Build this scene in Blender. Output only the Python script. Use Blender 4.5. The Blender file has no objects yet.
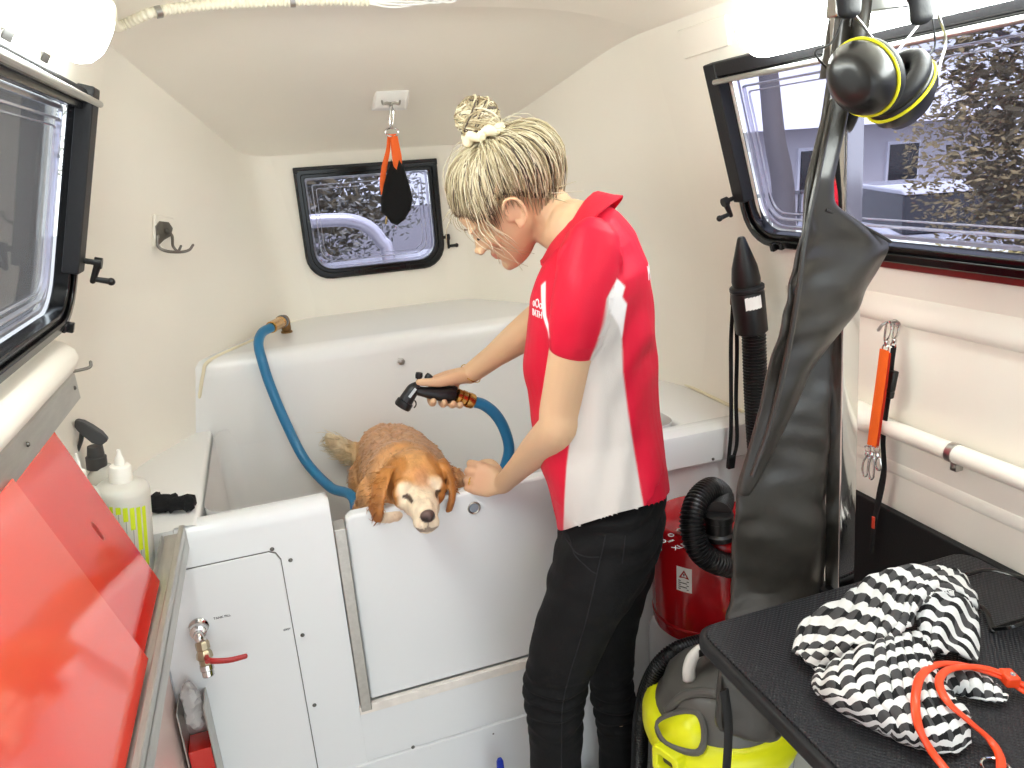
import bpy, bmesh, math, random
from mathutils import Vector, Matrix, noise
random.seed(7)
V = Vector
PI = math.pi
scn = bpy.context.scene
COL = scn.collection
# ---------------------------------------------------------------- camera
FPX, YAW, PITCH, ROLL, CAMH = 740.0, .3105, .2932, .0700, 1.5
_F = V((math.sin(YAW)*math.cos(PITCH), math.cos(YAW)*math.cos(PITCH), -math.sin(PITCH)))
_r0 = V((math.cos(YAW), -math.sin(YAW), 0)); _d0 = _F.cross(_r0)
_R = _r0*math.cos(ROLL) + _d0*math.sin(ROLL)
_D = -_r0*math.sin(ROLL) + _d0*math.cos(ROLL)
CAM = V((0, 0, CAMH))
cam_d = bpy.data.cameras.new('camera'); cam = bpy.data.objects.new('camera', cam_d); COL.objects.link(cam)
cam_d.sensor_fit = 'HORIZONTAL'; cam_d.sensor_width = 36; cam_d.lens = FPX/1024*36
cam_d.clip_start = .02; cam_d.clip_end = 200
m3 = Matrix((_R, -_D, -_F)).transposed()
cam.matrix_world = Matrix.Translation(CAM) @ m3.to_4x4()
scn.camera = cam
def ray(x, y): return _R*((x-512)/FPX) + _D*((y-384)/FPX) + _F
def at(x, y, X=None, Y=None, Z=None):
    """the place a point of the 1024x768 photograph has on a plane of the trailer"""
    q = ray(x, y)
    if X is not None: return CAM + q*(X/q.x)
    if Y is not None: return CAM + q*(Y/q.y)
    return CAM + q*((Z-CAMH)/q.z)
def wpx(n, Y, x=560, y=400): return n/FPX*( (at(x, y, Y=Y)-CAM).dot(_F) )

# ---------------------------------------------------------------- colours, materials
def lin(c):
    if isinstance(c, str): c = tuple(int(c[i:i+2], 16)/255 for i in (0, 2, 4))
    return tuple((x/12.92 if x <= .04045 else ((x+.055)/1.055)**2.4) for x in c) + (1,)
def mat(name, c, rough=.5, metal=0., spec=.5, bump=0., bscale=40., vary=0., vscale=6., coat=0., sss=0., trans=0., ior=1.45, stretch=None, emit=None):
    m = bpy.data.materials.new(name); m.use_nodes = True
    nt = m.node_tree; b = nt.nodes['Principled BSDF']; L = nt.links
    col = lin(c)
    b.inputs['Base Color'].default_value = col
    b.inputs['Roughness'].default_value = rough; b.inputs['Metallic'].default_value = metal
    b.inputs['Specular IOR Level'].default_value = spec; b.inputs['IOR'].default_value = ior
    b.inputs['Coat Weight'].default_value = coat; b.inputs['Coat Roughness'].default_value = .1
    if sss:
        b.inputs['Subsurface Weight'].default_value = sss; b.inputs['Subsurface Radius'].default_value = (.01, .004, .002)
        b.inputs['Subsurface Scale'].default_value = .6
    b.inputs['Transmission Weight'].default_value = trans
    if emit: b.inputs['Emission Color'].default_value = lin(c); b.inputs['Emission Strength'].default_value = emit
    if bump or vary:
        tc = nt.nodes.new('ShaderNodeTexCoord'); vec = tc.outputs['Object']
        if stretch:
            mp = nt.nodes.new('ShaderNodeMapping'); mp.inputs['Scale'].default_value = stretch
            L.new(vec, mp.inputs['Vector']); vec = mp.outputs['Vector']
        if bump:
            n = nt.nodes.new('ShaderNodeTexNoise'); n.inputs['Scale'].default_value = bscale; n.inputs['Detail'].default_value = 4
            L.new(vec, n.inputs['Vector'])
            bp = nt.nodes.new('ShaderNodeBump'); bp.inputs['Strength'].default_value = bump; bp.inputs['Distance'].default_value = .004
            L.new(n.outputs['Fac'], bp.inputs['Height']); L.new(bp.outputs['Normal'], b.inputs['Normal'])
        if vary:
            n = nt.nodes.new('ShaderNodeTexNoise'); n.inputs['Scale'].default_value = vscale; n.inputs['Detail'].default_value = 5
            L.new(vec, n.inputs['Vector'])
            mx = nt.nodes.new('ShaderNodeMix'); mx.data_type = 'RGBA'
            mx.inputs['A'].default_value = tuple(x*(1-vary) for x in col[:3])+(1,)
            mx.inputs['B'].default_value = tuple(min(1, x*(1+vary)) for x in col[:3])+(1,)
            rp = nt.nodes.new('ShaderNodeMapRange'); rp.inputs['From Min'].default_value = .35; rp.inputs['From Max'].default_value = .65
            L.new(n.outputs['Fac'], rp.inputs['Value']); L.new(rp.outputs['Result'], mx.inputs['Factor'])
            L.new(mx.outputs['Result'], b.inputs['Base Color'])
    return m
def ramp_mat(name, node, stops, rough=.6, bump=0., metal=0., spec=.5, mapping=None, **inp):
    """colour from a pattern texture through a ramp"""
    m = mat(name, (.5, .5, .5), rough, metal, spec); nt = m.node_tree; L = nt.links; b = nt.nodes['Principled BSDF']
    tc = nt.nodes.new('ShaderNodeTexCoord'); vec = tc.outputs['Object']
    if mapping:
        mp = nt.nodes.new('ShaderNodeMapping'); mp.inputs['Scale'].default_value = mapping; L.new(vec, mp.inputs['Vector']); vec = mp.outputs['Vector']
    t = nt.nodes.new(node); L.new(vec, t.inputs['Vector'])
    for k, v in inp.items():
        k = k.replace('_', ' ')
        if k in t.inputs: t.inputs[k].default_value = v
        else: setattr(t, k.replace(' ', '_'), v)
    r = nt.nodes.new('ShaderNodeValToRGB')
    while len(r.color_ramp.elements) < len(stops): r.color_ramp.elements.new(.5)
    for e, (p, c) in zip(r.color_ramp.elements, stops): e.position = p; e.color = lin(c)
    o = t.outputs.get('Fac') or t.outputs[0]
    L.new(o, r.inputs['Fac']); L.new(r.outputs['Color'], b.inputs['Base Color'])
    if bump:
        bp = nt.nodes.new('ShaderNodeBump'); bp.inputs['Strength'].default_value = bump; bp.inputs['Distance'].default_value = .003
        L.new(o, bp.inputs['Height']); L.new(bp.outputs['Normal'], b.inputs['Normal'])
    return m
def attr_mat(name, rough=.5, sss=0., bump=0., bscale=60, stretch=None, spec=.4, vary=0., coat=0.):
    m = mat(name, (.5, .5, .5), rough, 0, spec, bump, bscale, 0, sss=sss, stretch=stretch, coat=coat); nt = m.node_tree; L = nt.links; b = nt.nodes['Principled BSDF']
    a = nt.nodes.new('ShaderNodeAttribute'); a.attribute_name = 'col'
    if vary:
        n = nt.nodes.new('ShaderNodeTexNoise'); n.inputs['Scale'].default_value = bscale*.4; n.inputs['Detail'].default_value = 6
        tc = nt.nodes.new('ShaderNodeTexCoord'); vec = tc.outputs['Object']
        if stretch:
            mp = nt.nodes.new('ShaderNodeMapping'); mp.inputs['Scale'].default_value = stretch; L.new(vec, mp.inputs['Vector']); vec = mp.outputs['Vector']
        L.new(vec, n.inputs['Vector'])
        mr = nt.nodes.new('ShaderNodeMapRange'); mr.inputs['From Min'].default_value = .3; mr.inputs['From Max'].default_value = .7
        mr.inputs['To Min'].default_value = 1-vary; mr.inputs['To Max'].default_value = 1+vary; L.new(n.outputs['Fac'], mr.inputs['Value'])
        vm = nt.nodes.new('ShaderNodeVectorMath'); vm.operation = 'SCALE'
        L.new(a.outputs['Color'], vm.inputs[0]); L.new(mr.outputs['Result'], vm.inputs['Scale']); L.new(vm.outputs['Vector'], b.inputs['Base Color'])
    else: L.new(a.outputs['Color'], b.inputs['Base Color'])
    return m
def glass_mat(name, tint, gloss=.12, rough=.02, haze=0., hazecol='ffffff'):
    m = bpy.data.materials.new(name); m.use_nodes = True; nt = m.node_tree; nt.nodes.clear(); L = nt.links
    out = nt.nodes.new('ShaderNodeOutputMaterial'); tr = nt.nodes.new('ShaderNodeBsdfTransparent'); tr.inputs['Color'].default_value = lin(tint)
    gl = nt.nodes.new('ShaderNodeBsdfGlossy'); gl.inputs['Roughness'].default_value = rough
    mx = nt.nodes.new('ShaderNodeMixShader'); fr = nt.nodes.new('ShaderNodeLayerWeight'); fr.inputs['Blend'].default_value = gloss
    L.new(fr.outputs['Fresnel'], mx.inputs['Fac']); L.new(tr.outputs[0], mx.inputs[1]); L.new(gl.outputs[0], mx.inputs[2])
    last = mx
    if haze:
        df = nt.nodes.new('ShaderNodeBsdfDiffuse'); df.inputs['Color'].default_value = lin(hazecol)
        m2 = nt.nodes.new('ShaderNodeMixShader'); m2.inputs['Fac'].default_value = haze
        L.new(mx.outputs[0], m2.inputs[1]); L.new(df.outputs[0], m2.inputs[2]); last = m2
    L.new(last.outputs[0], out.inputs['Surface'])
    return m

# ---------------------------------------------------------------- mesh builder
def frames(pts, up=None):
    n = len(pts); T = []
    for i in range(n):
        t = (pts[min(i+1, n-1)] - pts[max(i-1, 0)])
        T.append(t.normalized() if t.length > 1e-9 else V((0, 0, 1)))
    u = up or (V((0, 0, 1)) if abs(T[0].z) < .9 else V((1, 0, 0)))
    a = (u - T[0]*u.dot(T[0])).normalized(); out = []
    for i in range(n):
        if i and up is None: a = (a - T[i]*a.dot(T[i])).normalized()
        elif i: a = (up - T[i]*up.dot(T[i])).normalized()
        out.append((T[i], a, T[i].cross(a)))
    return out
def smooth_path(P, n=8, closed=False):
    P = [V(p) for p in P]; N = len(P); out = []
    rng = range(N if closed else N-1)
    for i in rng:
        if closed: p0, p1, p2, p3 = P[i-1], P[i], P[(i+1) % N], P[(i+2) % N]
        else:
            p1, p2 = P[i], P[i+1]
            p0 = P[i-1] if i else p1*2-p2
            p3 = P[i+2] if i+2 < N else p2*2-p1
        for k in range(n):
            t = k/n
            out.append(.5*((2*p1) + (p2-p0)*t + (2*p0-5*p1+4*p2-p3)*t*t + (3*p1-p0-3*p2+p3)*t**3))
    if not closed: out.append(P[-1].copy())
    return out
def lerp_list(A, n):
    """resample a list of floats to n entries"""
    if not isinstance(A, (list, tuple)): return [A]*n
    out = []
    for i in range(n):
        x = i/(n-1)*(len(A)-1) if n > 1 else 0; k = min(int(x), len(A)-2); t = x-k
        out.append(A[k]*(1-t)+A[k+1]*t)
    return out
def rrect(w, h, r, n=5):
    """rounded rectangle outline centred on 0; r may be four radii (++, -+, --, +-)"""
    if not isinstance(r, (list, tuple)): r = [r]*4
    out = []
    for k, (sx, sy) in enumerate(((1, 1), (-1, 1), (-1, -1), (1, -1))):
        cx, cy = sx*(w/2-r[k]), sy*(h/2-r[k])
        for i in range(n+1):
            a = (k*90 + 90*i/n)*PI/180
            out.append((cx+r[k]*math.cos(a), cy+r[k]*math.sin(a)))
    return out
class MB:
    def __init__(s): s.v = []; s.f = []; s.m = []
    def add(s, vs, fs, m=0):
        b = len(s.v); s.v += [V(v) for v in vs]
        for f in fs: s.f.append(tuple(b+i for i in f)); s.m.append(m)
        return s
    def box(s, lo, hi, m=0):
        (a, b, c), (d, e, f) = lo, hi
        return s.add([(a, b, c), (d, b, c), (d, e, c), (a, e, c), (a, b, f), (d, b, f), (d, e, f), (a, e, f)],
                     [(3, 2, 1, 0), (4, 5, 6, 7), (0, 1, 5, 4), (1, 2, 6, 5), (2, 3, 7, 6), (3, 0, 4, 7)], m)
    def obox(s, c, ax, hs, m=0):
        c = V(c); X, Y, Z = [V(a).normalized()*h for a, h in zip(ax, hs)]
        vs = [c+X*i+Y*j+Z*k for k in (-1, 1) for i, j in ((-1, -1), (1, -1), (1, 1), (-1, 1))]
        fl = X.cross(Y).dot(Z) < 0
        fs = [(3, 2, 1, 0), (4, 5, 6, 7), (0, 1, 5, 4), (1, 2, 6, 5), (2, 3, 7, 6), (3, 0, 4, 7)]
        return s.add(vs, [f[::-1] for f in fs] if fl else fs, m)
    def prism(s, pts, off, m=0):
        pts = [V(p) for p in pts]; off = V(off); n = len(pts)
        nrm = sum(((pts[i]-pts[0]).cross(pts[i+1]-pts[0]) for i in range(1, n-1)), V((0, 0, 0)))
        if nrm.dot(off) > 0: pts = pts[::-1]
        return s.add(pts+[p+off for p in pts], [tuple(range(n)), tuple(range(2*n-1, n-1, -1))] + [(i, i+n, (i+1) % n+n, (i+1) % n) for i in range(n)], m)
    def ringprism(s, outer, inner, off, m=0):
        """frame: two outlines with the same count, extruded by off"""
        n = len(outer); off = V(off); O = [V(p) for p in outer]; I = [V(p) for p in inner]
        vs = O+I+[p+off for p in O]+[p+off for p in I]; fs = []
        for i in range(n):
            j = (i+1) % n
            fs += [(i, j, n+j, n+i), (2*n+j, 2*n+i, 3*n+i, 3*n+j), (j, i, 2*n+i, 2*n+j), (n+i, n+j, 3*n+j, 3*n+i)]
        return s.add(vs, fs, m)
    def loft(s, rings, caps=True, m=0, closed=False):
        n = len(rings[0]); vs = [p for r in rings for p in r]; fs = []
        R = len(rings)
        for k in range(R if closed else R-1):
            k2 = (k+1) % R
            for i in range(n):
                j = (i+1) % n
                fs.append((k*n+i, k*n+j, k2*n+j, k2*n+i))
        if caps and not closed: fs += [tuple(range(n-1, -1, -1)), tuple((R-1)*n+i for i in range(n))]
        return s.add(vs, fs, m)
    def tube(s, pts, r, seg=10, caps=True, m=0, up=None, flat=1., closed=False, dome=False):
        """round (or flat<1: strap-like, thin along the frame's first axis) tube along a path"""
        pts = [V(p) for p in pts]; R = lerp_list(r, len(pts)); F = frames(pts, up); rings = []
        for p, rr, (t, a, b) in zip(pts, R, F):
            rings.append([p + a*(math.cos(2*PI*i/seg)*rr*flat) + b*(math.sin(2*PI*i/seg)*rr) for i in range(seg)])
        if dome:
            for e, sg in ((0, -1), (-1, 1)):
                p, rr, (t, a, b) = pts[e], R[e], F[e]
                ext = []
                for k in (1, 2, 3):
                    an = k*PI/6*.98
                    ext.append([p + t*(sg*math.sin(an)*rr*flat) + (a*(math.cos(2*PI*i/seg)*flat) + b*math.sin(2*PI*i/seg))*(rr*math.cos(an)) for i in range(seg)])
                rings = ext[::-1]+rings if e == 0 else rings+ext
        return s.loft(rings, caps, m, closed)
    def lathe(s, prof, o, axis=(0, 0, 1), seg=24, m=0, caps=True):
        o = V(o); t = V(axis).normalized(); u = V((1, 0, 0)) if abs(t.x) < .9 else V((0, 1, 0))
        a = (u-t*u.dot(t)).normalized(); b = t.cross(a)
        return s.loft([[o+t*h+(a*math.cos(2*PI*i/seg)+b*math.sin(2*PI*i/seg))*max(r, 1e-4) for i in range(seg)] for r, h in prof], caps, m)
    def grid(s, fn, nu, nv, m=0):
        vs = [fn(i/nu, j/nv) for j in range(nv+1) for i in range(nu+1)]
        return s.add(vs, [(j*(nu+1)+i, j*(nu+1)+i+1, (j+1)*(nu+1)+i+1, (j+1)*(nu+1)+i) for j in range(nv) for i in range(nu)], m)
    def ball(s, c, r, seg=16, rg=10, ax=None, m=0):
        c = V(c); r = (r, r, r) if isinstance(r, (int, float)) else r
        A = [V(a).normalized() for a in ax] if ax else [V((1, 0, 0)), V((0, 1, 0)), V((0, 0, 1))]
        rings = []
        for k in range(1, rg):
            ph = PI*k/rg
            rings.append([c + A[0]*(r[0]*math.sin(ph)*math.cos(2*PI*i/seg)) + A[1]*(r[1]*math.sin(ph)*math.sin(2*PI*i/seg)) - A[2]*(r[2]*math.cos(ph)) for i in range(seg)])
        b = len(s.v); s.loft(rings, False, m)
        n0 = len(s.v); s.v += [c-A[2]*r[2], c+A[2]*r[2]]
        for i in range(seg):
            j = (i+1) % seg
            s.f += [(b+j, b+i, n0), (b+(rg-2)*seg+i, b+(rg-2)*seg+j, n0+1)]; s.m += [m, m]
        return s
LOC = {}
def build(name, mb, mats, parent=None, smooth=35, bevel=0, bseg=2, sub=0, solid=0, origin=None, solid_off=-1):
    if not isinstance(mats, (list, tuple)): mats = [mats]
    me = bpy.data.meshes.new(name)
    lo = V([min(v[i] for v in mb.v) for i in range(3)]); hi = V([max(v[i] for v in mb.v) for i in range(3)])
    org = V(origin) if origin is not None else V(((lo.x+hi.x)/2, (lo.y+hi.y)/2, lo.z))
    me.from_pydata([v-org for v in mb.v], [], mb.f); me.validate()
    for m in mats: me.materials.append(m)
    if len(mats) > 1 and len(me.polygons) == len(mb.m): me.polygons.foreach_set('material_index', mb.m)
    o = bpy.data.objects.new(name, me); COL.objects.link(o)
    LOC[o.name] = org
    if parent: o.parent = parent; o.location = org-LOC[parent.name]
    else: o.location = org
    if smooth: 
        me.shade_smooth()
        if smooth < 180: me.set_sharp_from_angle(angle=math.radians(smooth))
    if solid: md = o.modifiers.new('solid', 'SOLIDIFY'); md.thickness = solid; md.offset = solid_off
    if bevel: md = o.modifiers.new('bevel', 'BEVEL'); md.width = bevel; md.segments = bseg; md.limit_method = 'ANGLE'; md.angle_limit = math.radians(35)
    if sub: md = o.modifiers.new('sub', 'SUBSURF'); md.levels = sub; md.render_levels = sub
    return o
def bake(o):
    """replace the mesh by its evaluated self and drop the modifiers"""
    bpy.context.view_layer.update()
    dg = bpy.context.evaluated_depsgraph_get(); me = bpy.data.meshes.new_from_object(o.evaluated_get(dg))
    old = o.data; o.modifiers.clear(); o.data = me; me.name = old.name; bpy.data.meshes.remove(old)
    return me
def remesh(o, vox, smooth=4, fac=.5):
    md = o.modifiers.new('r', 'REMESH'); md.mode = 'VOXEL'; md.voxel_size = vox; md.use_smooth_shade = True
    if smooth: md = o.modifiers.new('s', 'SMOOTH'); md.factor = fac; md.iterations = smooth
    me = bake(o); me.shade_smooth(); return me
def thing(name, label, cat, loc=(0, 0, 0), group=None):
    o = bpy.data.objects.new(name, None); COL.objects.link(o); o.empty_display_size = .05
    o.location = loc; LOC[o.name] = V(loc)
    o['label'] = label; o['category'] = cat
    if group: o['group'] = group
    return o
def tag(o, label, cat, group=None):
    o['label'] = label; o['category'] = cat
    if group: o['group'] = group
    return o
def struct(o, label=None, kind='structure'):
    o['kind'] = kind
    if label: o['label'] = label
    return o
def sempty(name, loc, label=None):
    o = bpy.data.objects.new(name, None); COL.objects.link(o); o.location = loc; LOC[o.name] = V(loc); o['kind'] = 'structure'
    if label: o['label'] = label
    return o
def text_mb(txt, size, o, xdir, ydir, depth=.0004, m=0, mb=None, align='CENTER', warp=None):
    """lettering as thin raised mesh; o the middle, xdir reading direction, ydir up"""
    cu = bpy.data.curves.new('lettering', 'FONT'); cu.body = txt; cu.size = size; cu.extrude = depth; cu.align_x = align; cu.align_y = 'CENTER'
    cu.resolution_u = 2
    ob = bpy.data.objects.new('lettering', cu); COL.objects.link(ob); bpy.context.view_layer.update()
    me = bpy.data.meshes.new_from_object(ob.evaluated_get(bpy.context.evaluated_depsgraph_get()))
    mb = mb or MB(); X = V(xdir).normalized(); Y = V(ydir); Y = (Y-X*Y.dot(X)).normalized(); Z = X.cross(Y); o = V(o)
    def T(c): return warp(c) if warp else o+X*c.x+Y*c.y+Z*c.z
    mb.add([T(v.co) for v in me.vertices], [tuple(p.vertices) for p in me.polygons], m)
    bpy.data.objects.remove(ob); bpy.data.curves.remove(cu); bpy.data.meshes.remove(me)
    return mb
def paint(me, fn):
    """per-vertex base colour (markings of the coat, lips, brows ...)"""
    a = me.color_attributes.new('col', 'FLOAT_COLOR', 'POINT')
    buf = []
    for v in me.vertices: buf += list(fn(v.co))[:3]+[1]
    a.data.foreach_set('color', buf)
def mixc(a, b, t):
    t = max(0, min(1, t)); return tuple(x*(1-t)+y*t for x, y in zip(a[:3], b[:3]))
def sstep(a, b, x):
    t = max(0, min(1, (x-a)/(b-a))); return t*t*(3-2*t)
def explode(o):
    """give every loose piece of a mesh an object of its own"""
    bm = bmesh.new(); bm.from_mesh(o.data); seen = set(); groups = []
    for v in bm.verts:
        if v in seen: continue
        st, g_ = [v], []
        while st:
            w = st.pop()
            if w in seen: continue
            seen.add(w); g_.append(w); st += [e.other_vert(w) for e in w.link_edges]
        groups.append([w.index for w in g_])
    bm.free(); nm = o.name.split('.')[0]
    for g_ in groups[1:]:
        c = o.copy(); c.data = o.data.copy(); COL.objects.link(c); c.name = nm; LOC[c.name] = LOC[o.name]; trim(c, set(g_))
    trim(o, set(groups[0]))
def trim(o, keep_):
    bm = bmesh.new(); bm.from_mesh(o.data); bmesh.ops.delete(bm, geom=[v for v in bm.verts if v.index not in keep_], context='VERTS'); bm.to_mesh(o.data); bm.free()
# ---------------------------------------------------------------- materials of the trailer
M_shell = mat('gelcoat_shell', 'f4efe3', .42, bump=.12, bscale=26, vary=.012, vscale=3)
M_tub = mat('tub_gelcoat', 'e8e8e7', .22, bump=.03, bscale=8, vary=.008, vscale=3)
M_tubface = mat('tub_panel', 'e3e5e6', .2, bump=.03, bscale=6)
M_floor = ramp_mat('speckled_floor', 'ShaderNodeTexNoise', [(.35, 'a9a6a0'), (.55, 'c9c6c0')], .6, Scale=120, Detail=2)
M_black = mat('black_plastic', '121212', .38)
M_blackm = mat('black_satin', '17171a', .5, bump=.1, bscale=200)
M_blackg = mat('black_gloss', '0c0c0d', .18)
M_steel = mat('brushed_steel', 'b9b7b2', .3, 1., bump=.05, bscale=150)
M_chrome = mat('chrome', 'd5d3d0', .1, 1.)
M_alu = mat('aluminium', 'c6c4bf', .42, 1., bump=.12, bscale=60, vary=.05, vscale=25, stretch=(4, .6, 4))
M_cream = mat('cream_plastic', 'e9e3cf', .4)
M_white = mat('white_plastic', 'efeeea', .35)
M_caulk = mat('caulk', 'e9e0c4', .5)
M_screw = mat('screw', '6f6d69', .35, 1.)
M_dark = mat('dark_gap', '2b2b2b', .7)
M_lining = mat('black_lining', '0b0b0c', .6, bump=.15, bscale=300)
M_lamp = mat('lamp_diffuser', 'f1f8f5', .4, emit=8.6)
M_pane = glass_mat('acrylic', 'cbc9d4', .08, .03, .02, 'dcdcea')
M_pane_dim = glass_mat('acrylic_dim', 'e8e8e8', .12, .05, .12, 'b9b9bc')
M_ridge = glass_mat('acrylic_ridge', 'f0f0fa', .35, .12, .30, 'd9d9e6')
M_rubber = mat('rubber', '101011', .55)

# ---------------------------------------------------------------- shell
XC = .355
def interp(z, T):
    for (a, va), (b, vb) in zip(T, T[1:]):
        if z <= b: return va+(vb-va)*max(0, (z-a)/(b-a))
    return T[-1][1]
SIDE = [(0, -.385), (1.0, -.385), (1.165, -.379), (1.25, -.367), (1.31, -.347), (1.65, -.248), (1.765, -.214)]
YS = [(0, 1.83), (.86, 1.83), (1.05, 1.79), (1.31, 1.80), (1.56, 1.78), (1.765, 1.80)]
NOSE = [(0, -.01), (.86, -.01), (1.05, .075), (1.31, .04), (1.56, 0)]
ZS = [-.08, .4, .8, 1.0, 1.1, 1.165, 1.175, 1.185, 1.2, 1.215, 1.23, 1.25, 1.30, 1.40, 1.5, 1.58, 1.655, 1.71, 1.765]
YB = 2.45
def sx(z, side): x = interp(z, SIDE); return x if side < 0 else 2*XC-x
def mx(x, side): return x if side < 0 else 2*XC-x
def wpt(side, y, z, off=0):
    """a point on the leaning window part of a side wall, off = distance into the room"""
    s = -1 if side < 0 else 1
    n = V((-s*.960, 0, -.279)); return V((sx(z, side), y, z)) + n*off
def wall_side(side, wy0, wy1, wz0, wz1, name):
    mb = MB(); zs = sorted(set(ZS+[wz0, wz1])); y_near = -.75
    def yend(z): return interp(z, YS)-.12
    for z0, z1 in zip(zs, zs[1:]):
        for a, b in ((0, 1), (1, 2), (2, 3)):
            if b == 2 and z0 >= wz0-1e-6 and z1 <= wz1+1e-6: continue
            def yy(k, z): return (y_near, wy0, wy1, yend(z))[k]
            q = [V((sx(z0, side), yy(a, z0), z0)), V((sx(z0, side), yy(b, z0), z0)), V((sx(z1, side), yy(b, z1), z1)), V((sx(z1, side), yy(a, z1), z1))]
            mb.add(q if side > 0 else q[::-1], [(0, 1, 2, 3)])
    o = build(name, mb, M_shell, smooth=40); 
    bm = bmesh.new(); bm.from_mesh(o.data); bmesh.ops.remove_doubles(bm, verts=bm.verts, dist=1e-5); bm.to_mesh(o.data); bm.free()
    o.data.shade_smooth(); o.data.set_sharp_from_angle(angle=math.radians(50))
    struct(o); return o
WL = (.10, 1.46, 1.30, 1.64); WR = (.10, 1.395, 1.31, 1.635)
wall_side(-1, *WL, 'wall_left'); wall_side(1, *WR, 'wall_right')
def corner_curve(z, side):
    zn = z if z < 1.3 else 1.3+(z-1.3)*(.26/.465)
    P0 = V((sx(z, side), interp(z, YS)-.12, z)); C1 = V((sx(z, side), interp(z, YS), z)); C2 = V((mx(interp(zn, NOSE), side), YB, zn))
    P3 = V((mx(interp(zn, NOSE)+.07, side), YB, zn))
    d = (C2-C1).normalized(); A = C1+d*.12; B = C2-d*.09; out = []
    for k in range(7): t = k/6; out.append(P0*(1-t)**2+C1*(2*t*(1-t))+A*t*t)
    for k in range(1, 4): out.append(A.lerp(B, k/4))
    for k in range(7): t = k/6; out.append(B*(1-t)**2+C2*(2*t*(1-t))+P3*t*t)
    return out
for side, nm in ((-1, 'wall_rear_left'), (1, 'wall_rear_right')):
    mb = MB(); R = [corner_curve(z, side) for z in ZS]; n = len(R[0])
    mb.add([p for r in R for p in r], [((k*n+i, k*n+i+1, (k+1)*n+i+1, (k+1)*n+i) if side < 0 else (k*n+i+1, k*n+i, (k+1)*n+i, (k+1)*n+i+1)) for k in range(len(R)-1) for i in range(n-1)])
    struct(build(nm, mb, M_shell, smooth=180))
WB = (.155, .555, 1.20, 1.497)
mb = MB(); zs = [-.08, .5, .86, 1.05, WB[2], 1.31, 1.4, WB[3], 1.56, 1.62]
for z0, z1 in zip(zs, zs[1:]):
    for a, b in ((0, 1), (1, 2), (2, 3)):
        if b == 2 and z0 >= WB[2]-1e-6 and z1 <= WB[3]+1e-6: continue
        def xx(k, z): e = interp(z, NOSE)+.03; return (e, WB[0], WB[1], 2*XC-e)[k]
        mb.add([(xx(a, z0), YB+.0004, z0), (xx(b, z0), YB+.0004, z0), (xx(b, z1), YB+.0004, z1), (xx(a, z1), YB+.0004, z1)], [(0, 1, 2, 3)])
mb.add([(-.2, YB-.0015, 1.5606), (.91, YB-.0015, 1.5606), (.91, YB+.01, 1.5612), (-.2, YB+.01, 1.5612)], [(0, 1, 2, 3)])
struct(build('wall_rear', mb, M_shell))
# sloping nose panel and the low arched ceiling
TL = corner_curve(1.765, -1); TR = corner_curve(1.765, 1); NT = len(TL)
def arch(u): return .055*(1-(2*u-1)**4)
def ceil_pt(u, j):
    t = 1-j/(NT-1); p = TL[j].lerp(TR[j], u); return p+V((0, 0, arch(u)*min(1, t*1.15)))
mb = MB(); NU = 24
vs = [ceil_pt(i/NU, j) for j in range(NT) for i in range(NU+1)]
mb.add(vs, [(j*(NU+1)+i, j*(NU+1)+i+1, (j+1)*(NU+1)+i+1, (j+1)*(NU+1)+i) for j in range(NT-1) for i in range(NU)])
struct(build('ceiling_nose', mb, M_shell, smooth=180))
mb = MB(); y1 = TL[0].y
mb.grid(lambda u, v: V((TL[0].x+(TR[0].x-TL[0].x)*u, y1+(-.75-y1)*v, TL[0].z+arch(u)+.012*sstep(0, .04, v)*(1-(2*u-1)**6))), NU, 30)
struct(build('ceiling', mb, M_shell, smooth=180))
mb = MB().box((-.5, -.9, -.13), (1.2, 2.5, -.08)); struct(build('floor', mb, M_floor))

# ---------------------------------------------------------------- windows
def outline(y0, y1, z0, z1, r, n=6):
    return [(V(((y0+y1)/2+a, (z0+z1)/2+b, 0))) for a, b in rrect(y1-y0, z1-z0, r, n)]
def make_window(name, side, y0, y1, z0, z1, label, pane, crank_left):
    """hinged acrylic caravan window: rubber frame, bubble pane with a bright edge, blind cassette, stays"""
    if side == 0:
        c = V((0, YB, 0)); P = lambda a, b, off: V((a, YB-off, b)); ax_a = V((1, 0, 0)); ax_b = V((0, 0, 1)); nin = V((0, -1, 0))
    else:
        P = lambda a, b, off: wpt(side, a, b, off); ax_a = V((0, 1, 0)); s = -1 if side < 0 else 1
        ax_b = (wpt(side, 0, 1.6)-wpt(side, 0, 1.4)).normalized(); nin = V((-s*.960, 0, -.279))
    root = sempty(name, P((y0+y1)/2, z0, 0), label)
    R = [.02, .02, .075, .075]
    def ring(d, off): return [P(p.x, p.y, off) for p in outline(y0+d, y1-d, z0+d, z1-d, [max(.006, r-d*.6) for r in R])]
    mb = MB(); mb.ringprism(ring(0, -.01), ring(.03, -.01), nin*.026)
    mb.ringprism(ring(.004, .016), ring(.02, .016), nin*.007)
    build('frame', mb, M_blackg, root, bevel=.003)
    mb = MB(); mb.prism(ring(.028, -.02), nin*-.004); pn = build('pane', mb, pane, root)
    mb = MB(); mb.ringprism(ring(.03, -.02), ring(.037, -.02), nin*.006); mb.ringprism(ring(.05, -.02), ring(.0535, -.02), nin*.008); mb.ringprism(ring(.062, -.02), ring(.0645, -.02), nin*.004)
    build('pane_rib', mb, M_ridge, pn, bevel=.001)
    return root, P, ax_a, ax_b, nin
w3, P3, A3, B3, N3 = make_window('window_3', 1, .06, 1.435, 1.285, 1.66, 'long black framed acrylic window in the right wall', M_pane, True)
w2, P2, A2, B2, N2 = make_window('window_2', 0, .13, .58, 1.175, 1.518, 'small black framed acrylic window in the nose wall', M_pane, False)
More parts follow.
